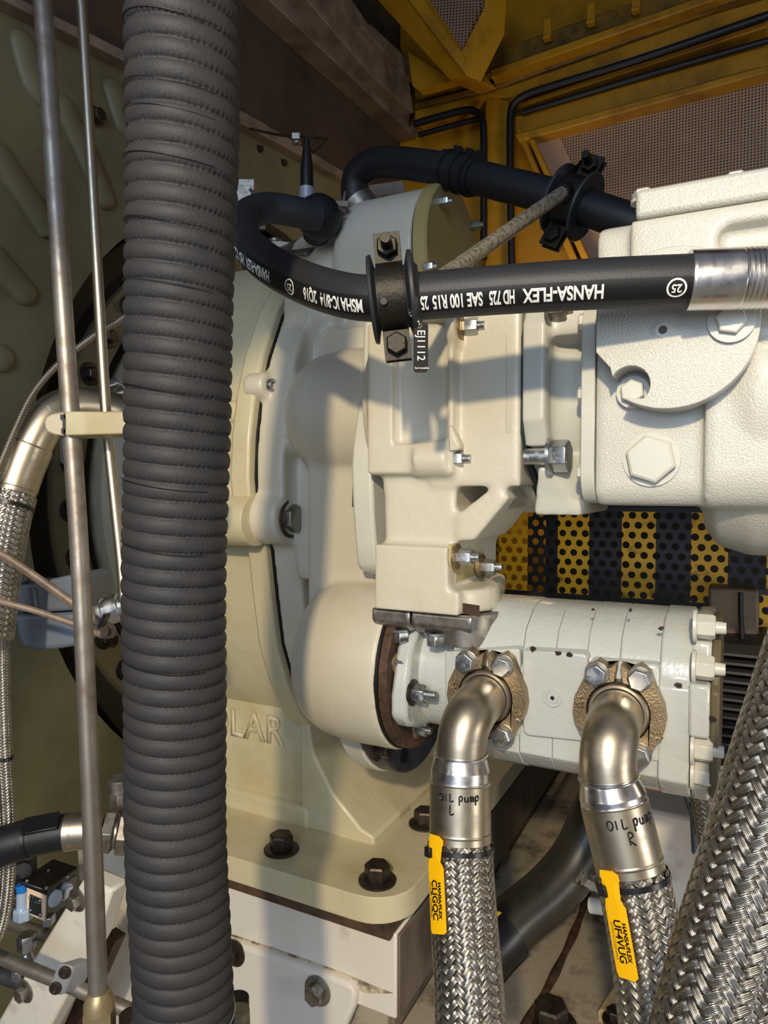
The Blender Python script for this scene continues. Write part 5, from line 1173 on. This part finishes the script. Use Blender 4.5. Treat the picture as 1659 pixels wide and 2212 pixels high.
b = B(); b.obox(at(532, 408, 1.2), rt, zz, 0.016, 0.012, 0.012); b.obox(at(528, 424, 1.2), rt, zz, 0.014, 0.014, 0.012); b.tube(Path([at(540, 410, 1.19), at(552, 420, 1.18), at(555, 440, 1.18)]), 0.003, 8); obj('body', b, 'zinc_dull', t, bevel=0.002)
# plate behind the drum that the black hose comes from
b = B(); b.prism([at(790, 400, 1.12), at(870, 388, 1.12), at(880, 425, 1.12), at(815, 445, 1.12)], fw * 0.01); tag(obj('shield_plate', b, 'grey_beam', None, bevel=0.002), 'taupe shield plate behind the drum under the black hose', 'plate')
b = B(); b.ball(at(812, 437, 1.02), 0.006); b.cyl(at(826, 432, 1.02), at(840, 428, 1.02), 0.006); tag(obj('grease_fitting', b, 'zinc_dull', None), 'tiny grease fitting on top of the drum', 'fitting')

# ================================================================== GUARD, FINS, FLOOR PIECES
YG = 1.22
def guard(name, px_box, label, pitch=0.0192, r=0.0060, st=None, first=0):
    t = thing(name, label, 'guard', onY((px_box[0] + px_box[2]) / 2, px_box[3], YG))
    p0 = onY(px_box[0], px_box[1], YG); x0, z1 = p0.x, p0.z
    x1 = onY(px_box[2], px_box[1], YG).x; z0 = onY(px_box[0], px_box[3], YG).z
    b = B(); dz = pitch * math.sqrt(3) / 2; row = 0; z = z1 - dz / 2
    seg = 18
    # each cell is the hexagon round one hole
    hexr = pitch / math.sqrt(3)
    while z > z0:
        x = x0 + (pitch / 2 if row % 2 else 0)
        while x < x1:
            mi = 0
            prev = None; fi = []; fo = []; bi = []; bo = []
            for k in range(seg):
                a = 2 * PI * k / seg + PI / 6
                am = (a % (PI / 3)) - PI / 6
                # flat sides face +-x
                am = ((a + PI / 6) % (PI / 3)) - PI / 6
                ho = pitch / 2 / math.cos(am)
                fi.append(b.bm.verts.new((x + r * math.cos(a), YG, z + r * math.sin(a)))); fo.append(b.bm.verts.new((x + ho * math.cos(a), YG, z + ho * math.sin(a))))
                bi.append(b.bm.verts.new((x + r * math.cos(a), YG + 0.002, z + r * math.sin(a))))
            for k in range(seg):
                j = (k + 1) % seg
                b.face([fi[k], fi[j], fo[j], fo[k]], mi); b.face([fi[k], bi[k], bi[j], fi[j]], mi)
            x += pitch
        row += 1; z -= dz
    obj('perforated_sheet', b, [stripes('guard_paint', st[0] * 2, x0 + st[1])], t, 30, fixn=False)
    b = B(); b.box(x0, x1, YG - 0.001, YG + 0.006, z1 - 0.002, z1 + 0.006); b.box(x0, x1, YG - 0.001, YG + 0.006, z0 - 0.008, z0); obj('edge', b, 'g_black', t)
    return t
guard('perforated_guard', (1078, 1098, 1900, 1272), 'perforated guard sheet with yellow and black stripes between motor and pump', st=(0.0535, 0.0))
b = B(); b.box(-0.35, 1.4, 1.42, 1.9, -0.35, 0.35); tag(obj('guard_backing', b, 'cavity', None), 'added dark casing behind the striped perforated guard', 'backing')  # added dark box, makes the holes of the guard look dark
YG = 1.16
guard('guard_end', (1640, 1282, 1720, 1450), 'narrow perforated yellow guard strip below the striped sheet', st=(4.0, -0.5))
t = thing('finned_motor', 'dark finned electric motor body behind the end of the pump', 'motor', onY(1620, 1640, 0.95))
b = B(); trY(b, [(1530, 1400), (1760, 1412), (1760, 1640), (1530, 1625)], 0.99, 0.2); obj('core', b, 'seam', t)
for k in range(11):
    y = 1412 + k * 19.5; p = onY(1556, y, 0.94); b = B(); b.box(p.x, p.x + 0.18, 0.94, 1.0, p.z - 0.0016, p.z + 0.0016); obj('fin', b, 'fin', t)
b = B(); trY(b, [(1530, 1268), (1640, 1276), (1640, 1412), (1530, 1405)], 1.10, 0.05); tag(obj('brown_box', b, mat('box_brown', (120, 100, 76), 0.5, rgb2=(84, 68, 50), nscale=10), None, bevel=0.004), 'brown metal box under the striped guard behind the pump', 'box')
cable([(1600, 1280, 0.95), (1600, 1330, 0.95), (1604, 1380, 0.95), (1612, 1420, 0.95)], 0.0035, 'black cable hanging in front of the brown metal box', 'seam')
# thick dark hose under the pump
t = thing('thick_suction_hose', 'thick dark rubber suction hose curving up behind the two oil hoses', 'hose', at(1100, 2030, 0.98))
p = pxpath([(1035, 2075, 0.93), (1065, 2040, 0.94), (1120, 1985, 0.96), (1190, 1925, 0.98), (1250, 1850, 1.0), (1300, 1740, 1.02)])
b = B(); b.tube(p, 0.0365, 40, 0.05, p.L, step=0.01); obj('rubber_cover', b, mat('suction_rubber', (46, 42, 34), 0.35, rgb2=(34, 32, 28), nscale=20, streak=(1, 1, .3)), t, 60)
b = B(); b.tube(p, 0.040, 40, 0, 0.055, step=0.01); obj('collar', b, 'black', t, 40, bevel=0.002)
b = B(); b.prism([at(1070, 1968, 0.93), at(1084, 1972, 0.93), at(1068, 1986, 0.93)], fw * 0.002); tag(obj('yellow_marker', b, 'tag'), 'small yellow corner of a tag behind the braided oil hose', 'tag')
b = B(); b.prism([at(x, y, 0.93) for x, y in ((1390, 1688), (1475, 1700), (1475, 1718), (1395, 1706))], fw * 0.03); tag(obj('orange_bar', b, 'orange', None, bevel=0.002), 'short orange painted bar under the pump end', 'bar')
b = B(); b.tube(pxpath([(1270, 1905, 0.95), (1296, 1930, 0.95)], straight=True), 0.003, 10); b.hexa(at(1262, 1898, 0.95), rt - up * 0.6, 0.018, 0.018); tag(obj('small_fitting', b, 'zinc', None, 30), 'small bright hexagon fitting behind the middle oil hose', 'fitting')
b = B(); b.tube(pxpath([(1275, 1955, 1.0), (1330, 1962, 0.98), (1420, 1972, 0.95)]), 0.011, 16); tag(obj('white_pipe', b, 'bed', None, 60), 'white pipe lying on the dirty deck behind the middle oil hose', 'pipe')
b = B(); b.prism([at(x, y, 0.86) for x, y in ((1470, 1690), (1490, 1700), (1510, 1830), (1500, 1850), (1496, 1770))], fw * 0.01); tag(obj('grey_lever', b, 'greyplastic', None, bevel=0.002), 'narrow blue grey lever beside the short braided hose', 'lever')
